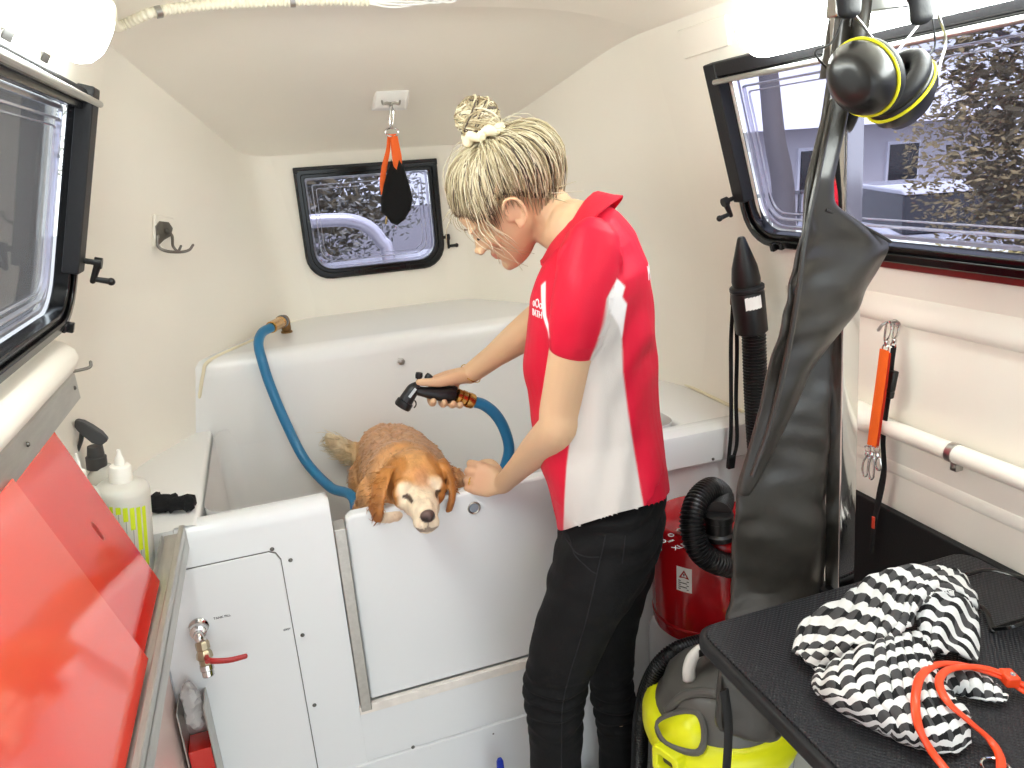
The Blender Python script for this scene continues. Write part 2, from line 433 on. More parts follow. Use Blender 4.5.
w1, P1, A1, B1, N1 = make_window('window_1', -1, .06, 1.485, 1.275, 1.66, 'black framed acrylic window in the left wall', M_pane_dim, False)
def crank(parent, P, a, b, da, o0=.012):
    """small winding handle on the side of a window frame"""
    mb = MB(); p0 = P(a, b, o0); p1 = p0+V(da)*.016; dn = (P(a, b-.1, .012)-p0).normalized(); nn = P(a, b, .05)-P(a, b, 0); nn.normalize()
    mb.tube([p0, p1], .005, 10); mb.tube([p1, p1+V(da)*.012], .010, 12)
    mb.tube([p1+V(da)*.006, p1+V(da)*.006+dn*.034], [.008, .006], 10, flat=.8, dome=True)
    q = p1+V(da)*.006+dn*.03; mb.tube([q, q+V(da)*.026], [.0045, .0055], 10); mb.ball(q+V(da)*.028, .007, 10, 8)
    build('winding_handle', mb, M_black, parent)
def bar(parent, nm, P, a0, a1, b0, b1, o0, o1, m, bev=.003, r=None):
    mb = MB(); C = [P(a, b, o) for o in (o0, o1) for a, b in ((a0, b0), (a1, b0), (a1, b1), (a0, b1))]
    mb.add(C, [(3, 2, 1, 0), (4, 5, 6, 7), (0, 1, 5, 4), (1, 2, 6, 5), (2, 3, 7, 6), (3, 0, 4, 7)])
    o = build(nm, mb, m, parent, smooth=0, bevel=bev)
    bm = bmesh.new(); bm.from_mesh(o.data); bmesh.ops.recalc_face_normals(bm, faces=bm.faces); bm.to_mesh(o.data); bm.free(); return o
# right window: side cheek of the roller blind, blind tube, cassette, crank, catches
bar(w3, 'blind_cassette', P3, .08, 1.42, 1.642, 1.668, .004, .028, M_blackm)
bar(w3, 'blind_guide', P3, 1.400, 1.440, 1.385, 1.668, .004, .03, M_blackm)
mb = MB(); mb.tube([P3(.08, 1.633, .03), P3(1.41, 1.633, .03)], .0055, 10); build('blind_rod', mb, M_alu, w3)
crank(w3, P3, 1.436, 1.395, N3, .03)
def catch(parent, P, a, b):
    mb = MB(); c = P(a, b, .02); ad = (P(a+.01, b, .02)-c).normalized(); bd = (P(a, b+.01, .02)-c).normalized(); n = ad.cross(bd)
    if (P(a, b, .05)-c).dot(n) < 0: n = -n
    mb.obox(c, (ad, bd, n), (.018, .007, .006)); mb.obox(c+ad*.006+n*.006, (ad, bd, n), (.006, .009, .008))
    build('window_catch', mb, M_blackg, parent, bevel=.002)
for a in (1.33, .7): catch(w3, P3, a, 1.293)
for a in (.29, .44): catch(w2, P2, a, 1.19)
crank(w2, P2, .572, 1.27, (1, 0, 0))
bar(w2, 'blind_cassette', P2, .13, .58, 1.502, 1.522, .004, .022, M_blackm)
bar(w1, 'blind_cassette', P1, .08, 1.47, 1.645, 1.662, .004, .02, M_blackm)
bar(w1, 'blind_guide', P1, 1.440, 1.492, 1.37, 1.668, .004, .03, M_blackm)
mb = MB(); mb.tube([P1(.08, 1.645, .034), P1(1.475, 1.645, .034)], .0055, 10); build('blind_rod', mb, M_alu, w1)
crank(w1, P1, 1.480, 1.390, N1, .03); catch(w1, P1, 1.42, 1.285)
# red outer cill seen under the right window
mb = MB(); mb.obox(P3(.57, 1.279, .006), (A3, B3, N3), (.50, .007, .006)); struct(build('trim_4', mb, mat('red_cill', '6e1a18', .4), bevel=.002), 'dark red strip under the right window')

# ---------------------------------------------------------------- outside the windows
scn.world = bpy.data.worlds.new('sky'); scn.world.use_nodes = True
wn = scn.world.node_tree; bg = wn.nodes['Background']
tc = wn.nodes.new('ShaderNodeTexCoord'); sp = wn.nodes.new('ShaderNodeSeparateXYZ'); cr = wn.nodes.new('ShaderNodeValToRGB')
wn.links.new(tc.outputs['Generated'], sp.inputs[0]); mr = wn.nodes.new('ShaderNodeMapRange'); mr.inputs['From Min'].default_value = -.2; mr.inputs['From Max'].default_value = 1
wn.links.new(sp.outputs['Z'], mr.inputs['Value']); wn.links.new(mr.outputs['Result'], cr.inputs['Fac']); wn.links.new(cr.outputs['Color'], bg.inputs['Color'])
cr.color_ramp.elements[0].color = lin('dce7ea'); cr.color_ramp.elements[1].color = lin('e0eefc')
bg.inputs['Strength'].default_value = 1.22
M_asph = ramp_mat('asphalt', 'ShaderNodeTexNoise', [(.3, '6f6d70'), (.7, '8b898b')], .9, Scale=30, Detail=5)
mb = MB().box((-30, -30, -.75), (40, 45, -.7)); o = build('ground', mb, M_asph); struct(o)
M_carw = mat('white_car_paint', 'e9ebf2', .15, coat=.6); M_carg = mat('grey_car_paint', '7d818c', .2, coat=.6); M_glassd = mat('dark_car_glass', '23262c', .08)
M_tyre = mat('tyre', '141414', .8)
def car(name, label, loc, rz, paint_m, s=1.):
    t = thing(name, label, 'car', loc); t.rotation_euler.z = 0
    ca, sa = math.cos(rz), math.sin(rz)
    def T(p): return V((loc[0]+s*(p[0]*ca-p[1]*sa), loc[1]+s*(p[0]*sa+p[1]*ca), loc[2]+s*p[2]))
    prof = [(-2.1, .35), (-2.15, .7), (-2.0, .95), (-1.1, 1.05), (1.2, 1.02), (2.0, .9), (2.2, .7), (2.15, .35)]
    cab = [(-1.75, .98), (-1.25, 1.45), (.35, 1.5), (1.15, 1.0)]
    mb = MB(); mb.loft([[T((x*k, y, .7+(z-.7)*q)) for x, z in prof] for y, k, q in ((-.86, .96, .9), (-.8, 1, 1), (.8, 1, 1), (.86, .96, .9))]); build('car_body', mb, paint_m, t, bevel=.04)
    mb = MB(); mb.loft([[T((x, y*(1-.25*(z > 1.2)), z)) for x, z in cab] for y in (-.78, .78)]); build('cabin_glass', mb, M_glassd, t, bevel=.03)
    mb = MB(); mb.loft([[T((x, y, z)) for x, z in [(-1.3, 1.43), (-1.2, 1.5), (.3, 1.54), (.42, 1.47)]] for y in (-.6, .6)]); build('roof', mb, paint_m, t, bevel=.02)
    for wx in (-1.35, 1.35):
        for wy in (-.75, .75):
            mb = MB(); mb.lathe([(.2, -.1), (.33, -.1), (.34, -.06), (.34, .06), (.33, .1), (.2, .1)], T((wx, wy, .34)), T((0, 1, 0))-T((0, 0, 0)), 20); build('car_wheel', mb, M_tyre, t)
    return t
car('car', 'white car parked outside behind the small nose window', (1.35, 5.6, -.7), .12, M_carw)
car('car', 'white car parked outside behind the long right window', (8.9, 8.6, -.7), 1.2, M_carw)
# the trailer's own drawbar rail just outside the nose window
mb = MB(); mb.tube(smooth_path([at(240, 226, Y=2.95), at(300, 222, Y=2.95), at(345, 220, Y=2.95), at(368, 227, Y=2.95), at(381, 241, Y=2.95), at(389, 260, Y=2.95), V((.48, 2.95, .7)), V((.5, 2.95, -.7))], 8), .026, 16)
tag(build('bull_bar', mb, mat('white_tube', 'e4e3ea', .2, .4)), 'bent pale metal bar right outside the small nose window', 'bar')
fill_sun_d = bpy.data.lights.new('sun', 'SUN'); fill_sun_d.energy = 1.6; fill_sun_d.angle = .5; fill_sun_d.color = (1, .97, .92)  # added soft light to brighten house and cars, the sky itself is overcast
sun = bpy.data.objects.new('sun', fill_sun_d); COL.objects.link(sun); sun.rotation_euler = (math.radians(27), math.radians(4), 0)
# tree, shrubs
M_bark = mat('bark', '8a8585', .9, bump=.6, bscale=12, stretch=(3, 3, .5))
M_leaf = ramp_mat('olive_leaves', 'ShaderNodeTexNoise', [(.32, '7a6c48'), (.5, 'a8966a'), (.68, 'cdb684')], .7, Scale=2.6, Detail=4)
M_leaf2 = ramp_mat('dark_leaves', 'ShaderNodeTexNoise', [(.3, '6d6e66'), (.5, '8b8b80'), (.7, 'a9a698')], .7, Scale=2.5, Detail=4)
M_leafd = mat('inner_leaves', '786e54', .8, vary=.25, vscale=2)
def tree(name, label, base, h, crown, n, leaf, lm, seed, cat='tree'):
    rnd = random.Random(seed); t = thing(name, label, cat, base); b = V(base)
    mb = MB(); mb.tube(smooth_path([b, b+V((.05, 0, h*.3)), b+V((-.03, .05, h*.65))], 6), [.16, .07], 12)
    for k in range(7):
        a = k*2.4; mb.tube(smooth_path([b+V((0, 0, h*(.25+.05*k))), b+V((math.cos(a)*crown[0]*.3, math.sin(a)*crown[1]*.3, h*(.4+.06*k))), b+V((math.cos(a)*crown[0]*.7, math.sin(a)*crown[1]*.7, h*(.5+.06*k)))], 4), [.05, .012], 6)
    build('trunk', mb, M_bark, t)
    mb = MB(); c = b+V((0, 0, h*.55))
    for k in range(n):
        d = V((rnd.gauss(0, 1), rnd.gauss(0, 1), rnd.gauss(0, 1))).normalized(); r = rnd.random()**.4
        p = c+V((d.x*crown[0]*r, d.y*crown[1]*r, d.z*crown[2]*r))
        if noise.noise(p*1.3) < -.22: continue
        a = V((rnd.gauss(0, 1), rnd.gauss(0, 1), rnd.gauss(0, .6))).normalized(); e = a.orthogonal().normalized(); s = leaf*rnd.uniform(.6, 1.4)
        mb.add([p-a*s, p+e*s*.42, p+a*s, p-e*s*.42], [(0, 1, 2, 3)])
    build('foliage', mb, lm, t, smooth=0)
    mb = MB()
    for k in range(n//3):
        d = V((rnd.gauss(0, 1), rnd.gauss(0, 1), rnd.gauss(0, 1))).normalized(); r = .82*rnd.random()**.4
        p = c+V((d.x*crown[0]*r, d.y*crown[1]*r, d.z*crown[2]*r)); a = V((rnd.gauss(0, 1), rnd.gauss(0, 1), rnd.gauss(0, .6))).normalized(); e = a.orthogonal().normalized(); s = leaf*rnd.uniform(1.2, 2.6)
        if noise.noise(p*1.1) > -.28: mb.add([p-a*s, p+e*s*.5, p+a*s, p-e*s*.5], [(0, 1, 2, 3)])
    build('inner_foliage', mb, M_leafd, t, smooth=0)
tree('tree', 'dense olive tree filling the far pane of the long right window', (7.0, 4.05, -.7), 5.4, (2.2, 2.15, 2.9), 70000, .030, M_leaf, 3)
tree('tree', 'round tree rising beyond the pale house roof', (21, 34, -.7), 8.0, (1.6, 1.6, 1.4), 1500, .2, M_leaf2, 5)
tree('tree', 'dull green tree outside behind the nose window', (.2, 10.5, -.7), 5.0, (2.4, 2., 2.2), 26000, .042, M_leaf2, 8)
mb = MB(); tq = [at(784, 205, Y=6.3), at(775, 140, Y=6.3), at(770, 90, Y=6.3)]; mb.tube(smooth_path([V((tq[0].x+.05, 6.3, -.7))]+tq+[tq[2]*2-tq[1]], 6), [.12, .10, .085], 14)
tag(build('post', mb, M_bark), 'pale straight trunk outside the front end of the right window', 'trunk')
# house
hs = thing('house', 'low pale house with a white roof seen through the right window', 'house', (13, 17, -.7))
M_hw = mat('house_wall', 'cfccd0', .8); M_hr = mat('white_roof', 'eff0f6', .5)
mb = MB().box((9, 16, -.7), (20, 22, 1.75)); build('house_wall', mb, M_hw, hs)
mb = MB(); mb.prism([(8.5, 15.3, 1.75), (8.5, 22.7, 1.75), (8.5, 19, 3.5)], (12, 0, 0)); build('roof', mb, M_hr, hs)
for x in (10.5, 13, 15.8):
    mb = MB().box((x, 15.93, .2), (x+1.1, 16, 1.3)); wf = build('window', mb, M_hr, hs); mb = MB().box((x+.08, 15.9, .28), (x+1.02, 15.94, 1.22)); build('pane', mb, M_glassd, wf)
mb = MB()
for k in range(14): mb.box((8.8+k*.8, 14.6, -.7), (8.86+k*.8, 14.66, .35))
mb.box((8.8, 14.6, .3), (20, 14.66, .38)); mb.box((8.8, 14.6, -.2), (20, 14.66, -.12)); tag(build('fence', mb, mat('fence', '6b6b70', .7)), 'dark low rail fence before the pale house', 'fence')
# carport wall beyond the left window
mb = MB(); mb.box((-4.2, -1, -.7), (-4, 9, 2.6)); tag(build('garage', mb, ramp_mat('grey_render', 'ShaderNodeTexNoise', [(.35, 'bdb8b3'), (.65, 'dad5cf')], .8, Scale=2.5, Detail=5)), 'grey building side outside the left window', 'building')
car('car', 'grey car parked outside the left window', (-2.6, 3.6, -.7), 1.6, M_carg, .95)

# ---------------------------------------------------------------- lamps
def lamp(name, label, side, y0, y1, off):
    """oval bulkhead batten: cream base and bulging opal cover"""
    s = -1 if side < 0 else 1
    xa, za = 2*XC-(-.175) if s > 0 else -.175, 1.745
    n = V((-s*.85, 0, -.53)).normalized(); up = V((-s*.53, 0, .85)).normalized(); c = V((xa, (y0+y1)/2, za))
    c = V((mx(-.216 if s < 0 else -.216, side), (y0+y1)/2, 1.738 if s < 0 else 1.712)); hl = (y1-y0)/2
    root = thing(name, label, 'lamp', c); ay = V((0, 1, 0))
    def stad(w, h, d): return [c+ay*a+up*b+n*d for a, b in rrect(2*hl*w if w <= 1 else 2*hl, h, h/2-.001, 8)]
    mb = MB(); mb.loft([stad(1, .118, -.02), stad(1, .118, .012), stad(.995, .112, .016)]); build('lamp_base', mb, M_cream, root)
    mb = MB(); H = [(.10, .017), (.104, .03), (.10, .045), (.084, .058), (.055, .066), (.02, .069)]
    rings = []
    for h, d in H: rings.append([c+ay*a+up*b+n*d for a, b in rrect(2*hl-(.118-h), h, h/2-.001, 8)])
    mb.loft(rings); build('diffuser', mb, M_lamp, root, smooth=180)
    mb = MB()
    for y in (c.y+hl*.8, c.y+hl*.35, c.y-hl*.35):
        p = V((c.x, y, c.z))-up*.062+n*.006; mb.obox(p, (ay, up, n), (.02, .008, .008)); mb.tube([p-up*.008, p-up*.013], .004, 8)
    explode(build('clip', mb, M_screw, root, bevel=.001))
lamp('ceiling_lamp', 'glowing oval batten lamp above the left window', -1, .55, 1.325, 0)
lamp('ceiling_lamp', 'glowing oval batten lamp above the long right window', 1, .35, 1.265, 0)
# ribbed cream conduit along the ceiling edge of the nose panel
cp = [ceil_pt(u, 0)+V((0, -.03, -.02)) for u in [.0, .04, .1, .2, .3, .42]]
ext = at(112, 24, Y=1.50)
def hit_shell(x, y, off, names=('ceiling_nose', 'ceiling', 'wall_left', 'wall_rear_left', 'wall_right', 'wall_rear_right')):
    best = None
    for nm in names:
        o = bpy.data.objects[nm]; ok, loc, nr, _ = o.ray_cast(CAM-LOC[nm], ray(x, y).normalized())
        if ok and (best is None or (loc+LOC[nm]-CAM).length < best[0]): best = ((loc+LOC[nm]-CAM).length, loc+LOC[nm], nr)
    n = best[2] if best[2].dot(CAM-best[1]) > 0 else -best[2]
    return best[1]+n*off
cp = smooth_path([V((-.155, 1.32, 1.755)), hit_shell(113, 22, .008), hit_shell(150, 8, .008), hit_shell(200, 1, .008), hit_shell(255, -2, .008), hit_shell(320, -4, .008), hit_shell(368, -3, .008)], 24)
mb = MB(); R = []; 
L = 0; rad = []
for i, p in enumerate(cp):
    if i: L += (p-cp[i-1]).length
dense = []; step = .0022; acc = 0
for a, b in zip(cp, cp[1:]):
    d = (b-a).length
    while acc < d: dense.append(a.lerp(b, acc/d)); acc += step
    acc -= d
mb.tube(dense, [(.0098 if (i//2) % 2 else .0080) for i in range(len(dense))], 12); cd = build('conduit', mb, M_cream, smooth=30)
tag(cd, 'ribbed cream cable conduit running along the ceiling edge from the left lamp', 'conduit')
mb = MB()
for f in (.47, .80):
    i = int(len(dense)*f); t = (dense[i+1]-dense[i-1]).normalized(); mb.tube([dense[i]-t*.005, dense[i]+t*.005], .0112, 14)
explode(build('clamp', mb, M_steel, cd))
wires = [smooth_path([dense[-1]+V((0, 0, .002*k-.004)), dense[-1]+V((.05+.02*k, -.005, -.012+.005*k)), dense[-1]+V((.11+.02*k, -.0, -.002)), dense[-1]+V((.17+.01*k, .0, .02))], 8) for k in range(4)]
mb = MB()
for w in wires: mb.tube(w, .002, 6)
explode(build('cable', mb, M_white, cd))
mb = MB(); pq = [hit_shell(x, y, 0) for x, y in ((679, 30), (727, 14), (731, 45), (686, 59))]; pn_ = (pq[1]-pq[0]).cross(pq[3]-pq[0]).normalized(); pn_ = pn_ if pn_.dot(CAM-pq[0]) > 0 else -pn_
mb.prism([q-pn_*.004 for q in pq], pn_*.009); struct(build('trim_9', mb, M_shell, bevel=.003), 'flat raised patch beside the right lamp')
# ---------------------------------------------------------------- tub, deck, shelves (fixed mouldings)
YF = 1.45; ZR = .855
X0, X1 = -.20, .915      # inside of the tub
tub = thing('dog_bath', 'white moulded dog bath with a drop-in front door', 'bath', (.355, 1.75, 0))
# basin: inner shell as an open box with rounded corners, walls to deck height at the back
def basin_ring(z, inset, r):
    return [V((XC+(X0+X1)/2-XC+a, (1.50+2.06)/2+b, z)) for a, b in rrect(X1-X0-2*inset, .56-2*inset, r, 6)]
mb = MB()
rings = [basin_ring(1.045, 0, .05), basin_ring(.9, .004, .05), basin_ring(.5, .02, .06), basin_ring(.38, .035, .07), basin_ring(.32, .07, .07), basin_ring(.30, .12, .06)]
n = len(rings[0]); vs = [p for r in rings for p in r]
def keep(p, z): return p
fs = []
for k in range(len(rings)-1):
    for i in range(n):
        j = (i+1) % n; fs.append((k*n+i, (k+1)*n+i, (k+1)*n+j, k*n+j))
fs.append(tuple((len(rings)-1)*n+i for i in range(n)))
# side and front walls stop at the rims: cut everything above .852 except the rear wall
bmv = MB().add(vs, fs); basin = build('basin', bmv, M_tub, tub, smooth=60)
bm = bmesh.new(); bm.from_mesh(basin.data); off = LOC[basin.name]
g = bm.verts[:]+bm.edges[:]+bm.faces[:]
bmesh.ops.bisect_plane(bm, geom=g, plane_co=V((0, 0, .853))-off, plane_no=V((0, 0, 1)))
dl = [f for f in bm.faces if (f.calc_center_median()+off).z > .853]
bmesh.ops.delete(bm, geom=dl, context='FACES')
# door opening in the front wall
for px in (.05, .70):
    bmesh.ops.bisect_plane(bm, geom=bm.verts[:]+bm.edges[:]+bm.faces[:], plane_co=V((px, 0, 0))-off, plane_no=V((1, 0, 0)))
bmesh.ops.bisect_plane(bm, geom=bm.verts[:]+bm.edges[:]+bm.faces[:], plane_co=V((0, 0, .34))-off, plane_no=V((0, 0, 1)))
def cen(f): return f.calc_center_median()+off
bmesh.ops.delete(bm, geom=[f for f in bm.faces if .05 < cen(f).x < .70 and cen(f).y < 1.56 and cen(f).z > .34], context='FACES')
bm.to_mesh(basin.data); bm.free()
# rear deck with rounded nose
def deck_back(x): return YB-.002
mb = MB()
prof = [(2.46, 1.056), (2.10, 1.05), (2.066, 1.046), (2.054, 1.034), (2.052, 1.0), (2.052, .80)]
xs = [-.40, -.3, -.2, -.1, 0, .2, .4, .6, .8, .9, 1.0, 1.11]
mb.add([(x, y, z) for x in xs for y, z in prof], [(i*6+k, i*6+k+1, (i+1)*6+k+1, (i+1)*6+k) for i in range(len(xs)-1) for k in range(5)])
build('rear_deck', mb, M_tub, tub, smooth=60)
# left and right shelves
mb = MB()
def shelf(x0, x1, y0, y1, z, lip): 
    pr = [(x0, z), (x1-lip*.012, z), (x1-lip*.004, z-.002), (x1, z-.01), (x1, z-.06)]
    mb.add([(x, y, zz) for y in (y0, y1) for x, zz in pr], [((k, k+1, 6+k, 5+k) if x1 > x0 else (k+1, k, 5+k, 6+k)) for k in range(4)])
shelf(-.40, X0, 1.46, 2.12, .857, 1); shelf(1.11, X1, 1.46, 2.12, .845, -1)
explode(build('side_shelf', mb, M_tub, tub, smooth=60))
# front: panel left of the door, sill and lower front, panel right of the door
ZD0 = .335
def rim_prof(z, t=.058): return [(YF, z-.03), (YF+.002, z-.012), (YF+.008, z-.003), (YF+.02, z), (YF+t-.012, z), (YF+t-.003, z-.004), (YF+t, z-.016), (YF+t, .30)]
mb = MB(); pr = [(YF, -.08)]+rim_prof(ZR)+[(YF+.058, -.08)]
def sec(x, pr, r=0): return [V((x, y, z)) for y, z in pr]
mb.loft([sec(-.312, pr), sec(.042, pr), [V((.052, YF+.012+(y-YF-.012)*.8, z-.006 if z > .5 else z)) for y, z in pr]]); fp = build('front_panel', mb, M_tubface, tub, smooth=50)
mb = MB(); pr = [(YF, -.08)]+rim_prof(.852)+[(YF+.058, -.08)]
mb.loft([sec(.70, pr), sec(1.10, pr)]); build('front_panel', mb, M_tubface, tub, smooth=50)
# overhanging rim band on the right
mb = MB(); pr = [(YF-.02, .770), (YF-.02, .835), (YF-.015, .848), (YF, .853), (YF+.02, .853), (YF+.02, .766), (YF-.016, .766)]
mb.loft([sec(.70, pr), sec(1.09, pr)]); build('rim_band', mb, M_tubface, tub, smooth=40)
mb = MB(); pr = [(YF, .193), (YF, ZD0), (YF+.058, ZD0), (YF+.058, .193)]
mb.loft([sec(.05, pr), sec(.70, pr)]); build('door_sill', mb, M_tubface, tub, smooth=40)
mb = MB(); pr = [(YF-.004, -.08), (YF-.004, .188), (YF, .1905), (YF+.05, .1905), (YF+.05, -.08)]
mb.loft([sec(-.06, pr), sec(.70, pr)]); build('kick_panel', mb, M_tubface, tub, smooth=40)
# drop-in door with a finger hole, in aluminium side channels
dr_pts = [(.079, .345), (.079, .775), (.082, .797), (.094, .806), (.664, .806), (.674, .797), (.677, .775), (.677, .345)]
mb = MB(); mb.prism([(x, YF+.012, z) for x, z in dr_pts], (0, .034, 0)); door = build('bath_door', mb, M_tubface, tub, bevel=.006, bseg=3)
hc = at(474, 508, Y=YF+.01); mb = MB(); mb.lathe([(.0105, 0), (.0145, 0), (.0150, -.0025), (.013, -.004), (.0105, -.002)], hc+V((0, .0015, 0)), (0, 1, 0), 24, caps=False); hole = build('finger_hole', mb, M_steel, door)
mb = MB(); mb.lathe([(.0109, 0), (.0109, .0004)], hc+V((0, -.0005, 0)), (0, 1, 0), 24); build('hole_lit_disc', mb, mat('hole_lit_inside', '868e98', .5), hole)  # flat disc, the grey-blue of the lit interior is put into its colour
mb = MB()
for x0 in (.054, .677): mb.box((x0, YF-.004, .33), (x0+.024, YF+.045, .788))
explode(build('door_channel', mb, M_alu, tub, bevel=.002))
mb = MB(); mb.box((.05, YF-.002, .322), (.70, YF+.012, .343)); build('sill_strip', mb, mat('stained_strip', 'e6e0d8', .4, 0, vary=.07, vscale=30), tub, bevel=.001)
# hatch on the left panel
mb = MB(); hx0, hx1, hz0, hz1 = -.306, -.060, .02, .770
hp = [(hx0, hz0), (hx0, hz1), (hx1-.02, hz1), (hx1-.008, hz1-.006), (hx1, hz1-.022), (hx1, hz0)]
mb.prism([(x, YF-.0045, z) for x, z in hp], (0, .004, 0)); hatch = build('hatch_cover', mb, M_tubface, tub, bevel=.0012)
mb = MB(); gp = [(hx0, hz0), (hx0, hz1+.0018), (hx1-.019, hz1+.0018), (hx1-.006, hz1-.0045), (hx1+.0018, hz1-.021), (hx1+.0018, hz0)]
mb.prism([(x, YF-.0012, z) for x, z in gp], (0, .0012, 0)); build('hatch_joint', mb, M_screw, hatch)
mb = MB()
def screw(p, r=.0045, n=(0, 1, 0)): mb.lathe([(r*.2, .001), (r*.9, .0005), (r, -.001), (r*.6, -.003), (r*.15, -.0035)], p, n, 12)
for x, y in ((272, 549), (290.5, 560), (302.5, 635), (314.5, 705), (413, 747), (430, 747)): screw(at(x, y, Y=YF-.0005))
for x, y in ((493, 733), (640, 616), (713, 459)): screw(at(x, y, Y=YF-.0205 if x == 713 else YF-.001), .004)
explode(build('screw', mb, M_screw, tub))
# caulk bead where the mouldings meet the shell
def bead(pts, r=.0045):
    mb.tube(smooth_path(pts, 6), r, 8)
mb = MB()
bead([at(135, 460, Z=.859), at(160, 446, Z=.860), at(185, 430, Z=.860), at(195, 420, Z=.862), at(199, 400, Y=2.06), at(203, 375, Y=2.05), at(209, 361, Y=2.06), at(240, 346, Y=2.17), at(270, 333, Y=2.31), at(297, 322, Y=2.43), at(340, 316, Y=2.444), at(440, 304, Y=2.444), at(560, 289, Y=2.444)])
bead([V((1.093, 1.5, .85)), V((1.093, 1.75, .85)), V((1.08, 1.9, .85)), V((.99, 2.04, .85))])
build('caulk_bead', mb, M_caulk, tub)
# marker squiggle on the left inner wall, hex boss on the back wall
mb = MB(); q = [at(x, y, Y=1.64) for x, y in ((206, 513), (206.5, 521), (207.5, 517), (209.5, 521), (211, 516))]; q2 = [at(x, y, Y=1.64) for x, y in ((212, 515), (214, 519), (209, 523))]
q = [V((X0+.008, 1.60+.03*k, z)) for k, z in ((0, .80), (.05, .775), (.4, .79), (.8, .772), (1.2, .79))]; q2 = [V((X0+.009, 1.60+.03*k, z)) for k, z in ((1.3, .79), (2.0, .776), (.6, .762))]
mb.tube(q, .0016, 6); mb.tube(q2, .0016, 6); build('pen_mark', mb, M_dark, tub)
mb = MB(); c = at(401, 361, Y=2.05); mb.lathe([(.011, 0), (.011, -.006), (.006, -.008), (.006, -.014), (.002, -.015)], c+V((0, -.001, 0)), (0, 1, 0), 6); build('boss', mb, M_steel, tub)
# lettering on the hatch
mb = text_mb('TANK FILL', .0070, at(222, 617, Y=YF-.005), (1, 0, 0), (0, 0, 1)); o = build('printed_label', mb, M_dark, hatch, smooth=0)
mb = text_mb('GREY', .0062, at(287, 629.5, Y=YF-.005), (1, 0, 0), (0, 0, 1)); build('printed_label', mb, M_dark, hatch, smooth=0)

# tank fill valve
p = at(199, 628, Y=YF-.005); vt = thing('tank_valve', 'chrome and brass tap with red lever on the hatch cover', 'tap', (p.x, p.y, p.z-.1))
M_brass = mat('brass', 'a58d62', .35, 1., vary=.15, vscale=60); M_brassn = mat('nickel_brass', 'b9ad93', .28, 1.)
yv = YF-.005; P0 = at(199, 626, Y=yv); P1 = at(201, 640, Y=yv-.03); P2 = at(206, 655, Y=yv-.045); Pe = at(208, 674, Y=yv-.05)
mb = MB(); mb.lathe([(.019, 0), (.019, -.004), (.015, -.008), (.013, -.014), (.016, -.016), (.016, -.024), (.010, -.028)], P0, (0, 1, 0), 20)
mb.tube(smooth_path([P0+V((0, -.02, 0)), P0+V((.001, -.034, -.005)), P1, P1.lerp(P2, .35)], 6), .0095, 14); build('pipe_elbow', mb, M_chrome, vt)
ax = (Pe-P1).normalized(); mb = MB(); mb.lathe([(.011, -.004), (.0135, 0), (.0135, .012), (.0115, .014), (.015, .02), (.016, .03), (.0125, .034), (.0125, .042), (.0105, .046)], P1.lerp(P2, .2), ax, 8); build('valve_body', mb, M_brassn, vt)
e = P1.lerp(P2, .2)+ax*.044; mb = MB(); mb.lathe([(.0135, 0), (.0135, .01), (.0115, .012), (.0115, .022), (.010, .024), (.008, .024), (.008, .01)], e, ax, 16); build('outlet', mb, M_chrome, vt)
s = P2+V((.004, -.018, 0)); q = [s, at(214, 661, Y=yv-.066), at(230, 660, Y=yv-.067), at(246, 656, Y=yv-.066)]
mb = MB(); mb.tube(smooth_path(q, 6), [.006, .0065, .0062, .0058], 12, flat=.55, dome=True, up=V((0, 1, 0))); mb.tube([P2, s+V((0, -.006, 0))], .005, 10); build('lever', mb, mat('red_lever', 'a8201c', .3, coat=.3), vt)

# ---------------------------------------------------------------- left cupboard with sliding red doors
cup = thing('sliding_door_cupboard', 'left side cupboard with red acrylic sliding doors in aluminium tracks', 'cupboard', (-.3, .9, 0))
TOPX, TOPZ, BOTX, BOTZ = -.352, 1.155, -.252, .855
sl = V((BOTX-TOPX, 0, BOTZ-TOPZ)); nrm = V((-sl.z, 0, sl.x)).normalized()   # faces the room
if nrm.x < 0: nrm = -nrm
mb = MB(); Y0c = -.3
mb.box((-.316, Y0c, -.08), (-.308, YF-.006, .78)); build('side_panel', mb, mat('cupboard_red_reflection', 'ecd3cb', .2), cup)  # the pink is a red reflection on the panel, put into its colour
mb = MB(); mb.box((-.382, Y0c, .775), (-.24, YF-.004, .79)); build('shelf', mb, M_tub, cup)
mb = MB(); mb.box((-.232, Y0c, .815), (-.222, YF-.004, .868)); mb.box((-.262, Y0c, .846), (-.222, YF-.004, .852)); mb.box((-.262, Y0c, .836), (-.259, YF-.03, .866)); 
build('lower_track', mb, M_alu, cup, bevel=.0015)
mb = MB(); pr = [(-.385, 1.20), (-.347, 1.196), (-.3435, 1.192), (-.3435, 1.147), (-.3465, 1.147), (-.3465, 1.19), (-.385, 1.194)]
mb.loft([[V((x, Y0c, z)) for x, z in pr], [V((x, 1.445, z)) for x, z in pr]]); build('upper_track', mb, M_alu, cup)
mb = MB(); 
for y in (1.42, 1.12, .8): screw(V((-.3435, y, 1.172)), .004, (-1, 0, 0))
explode(build('screw', mb, M_screw, cup))
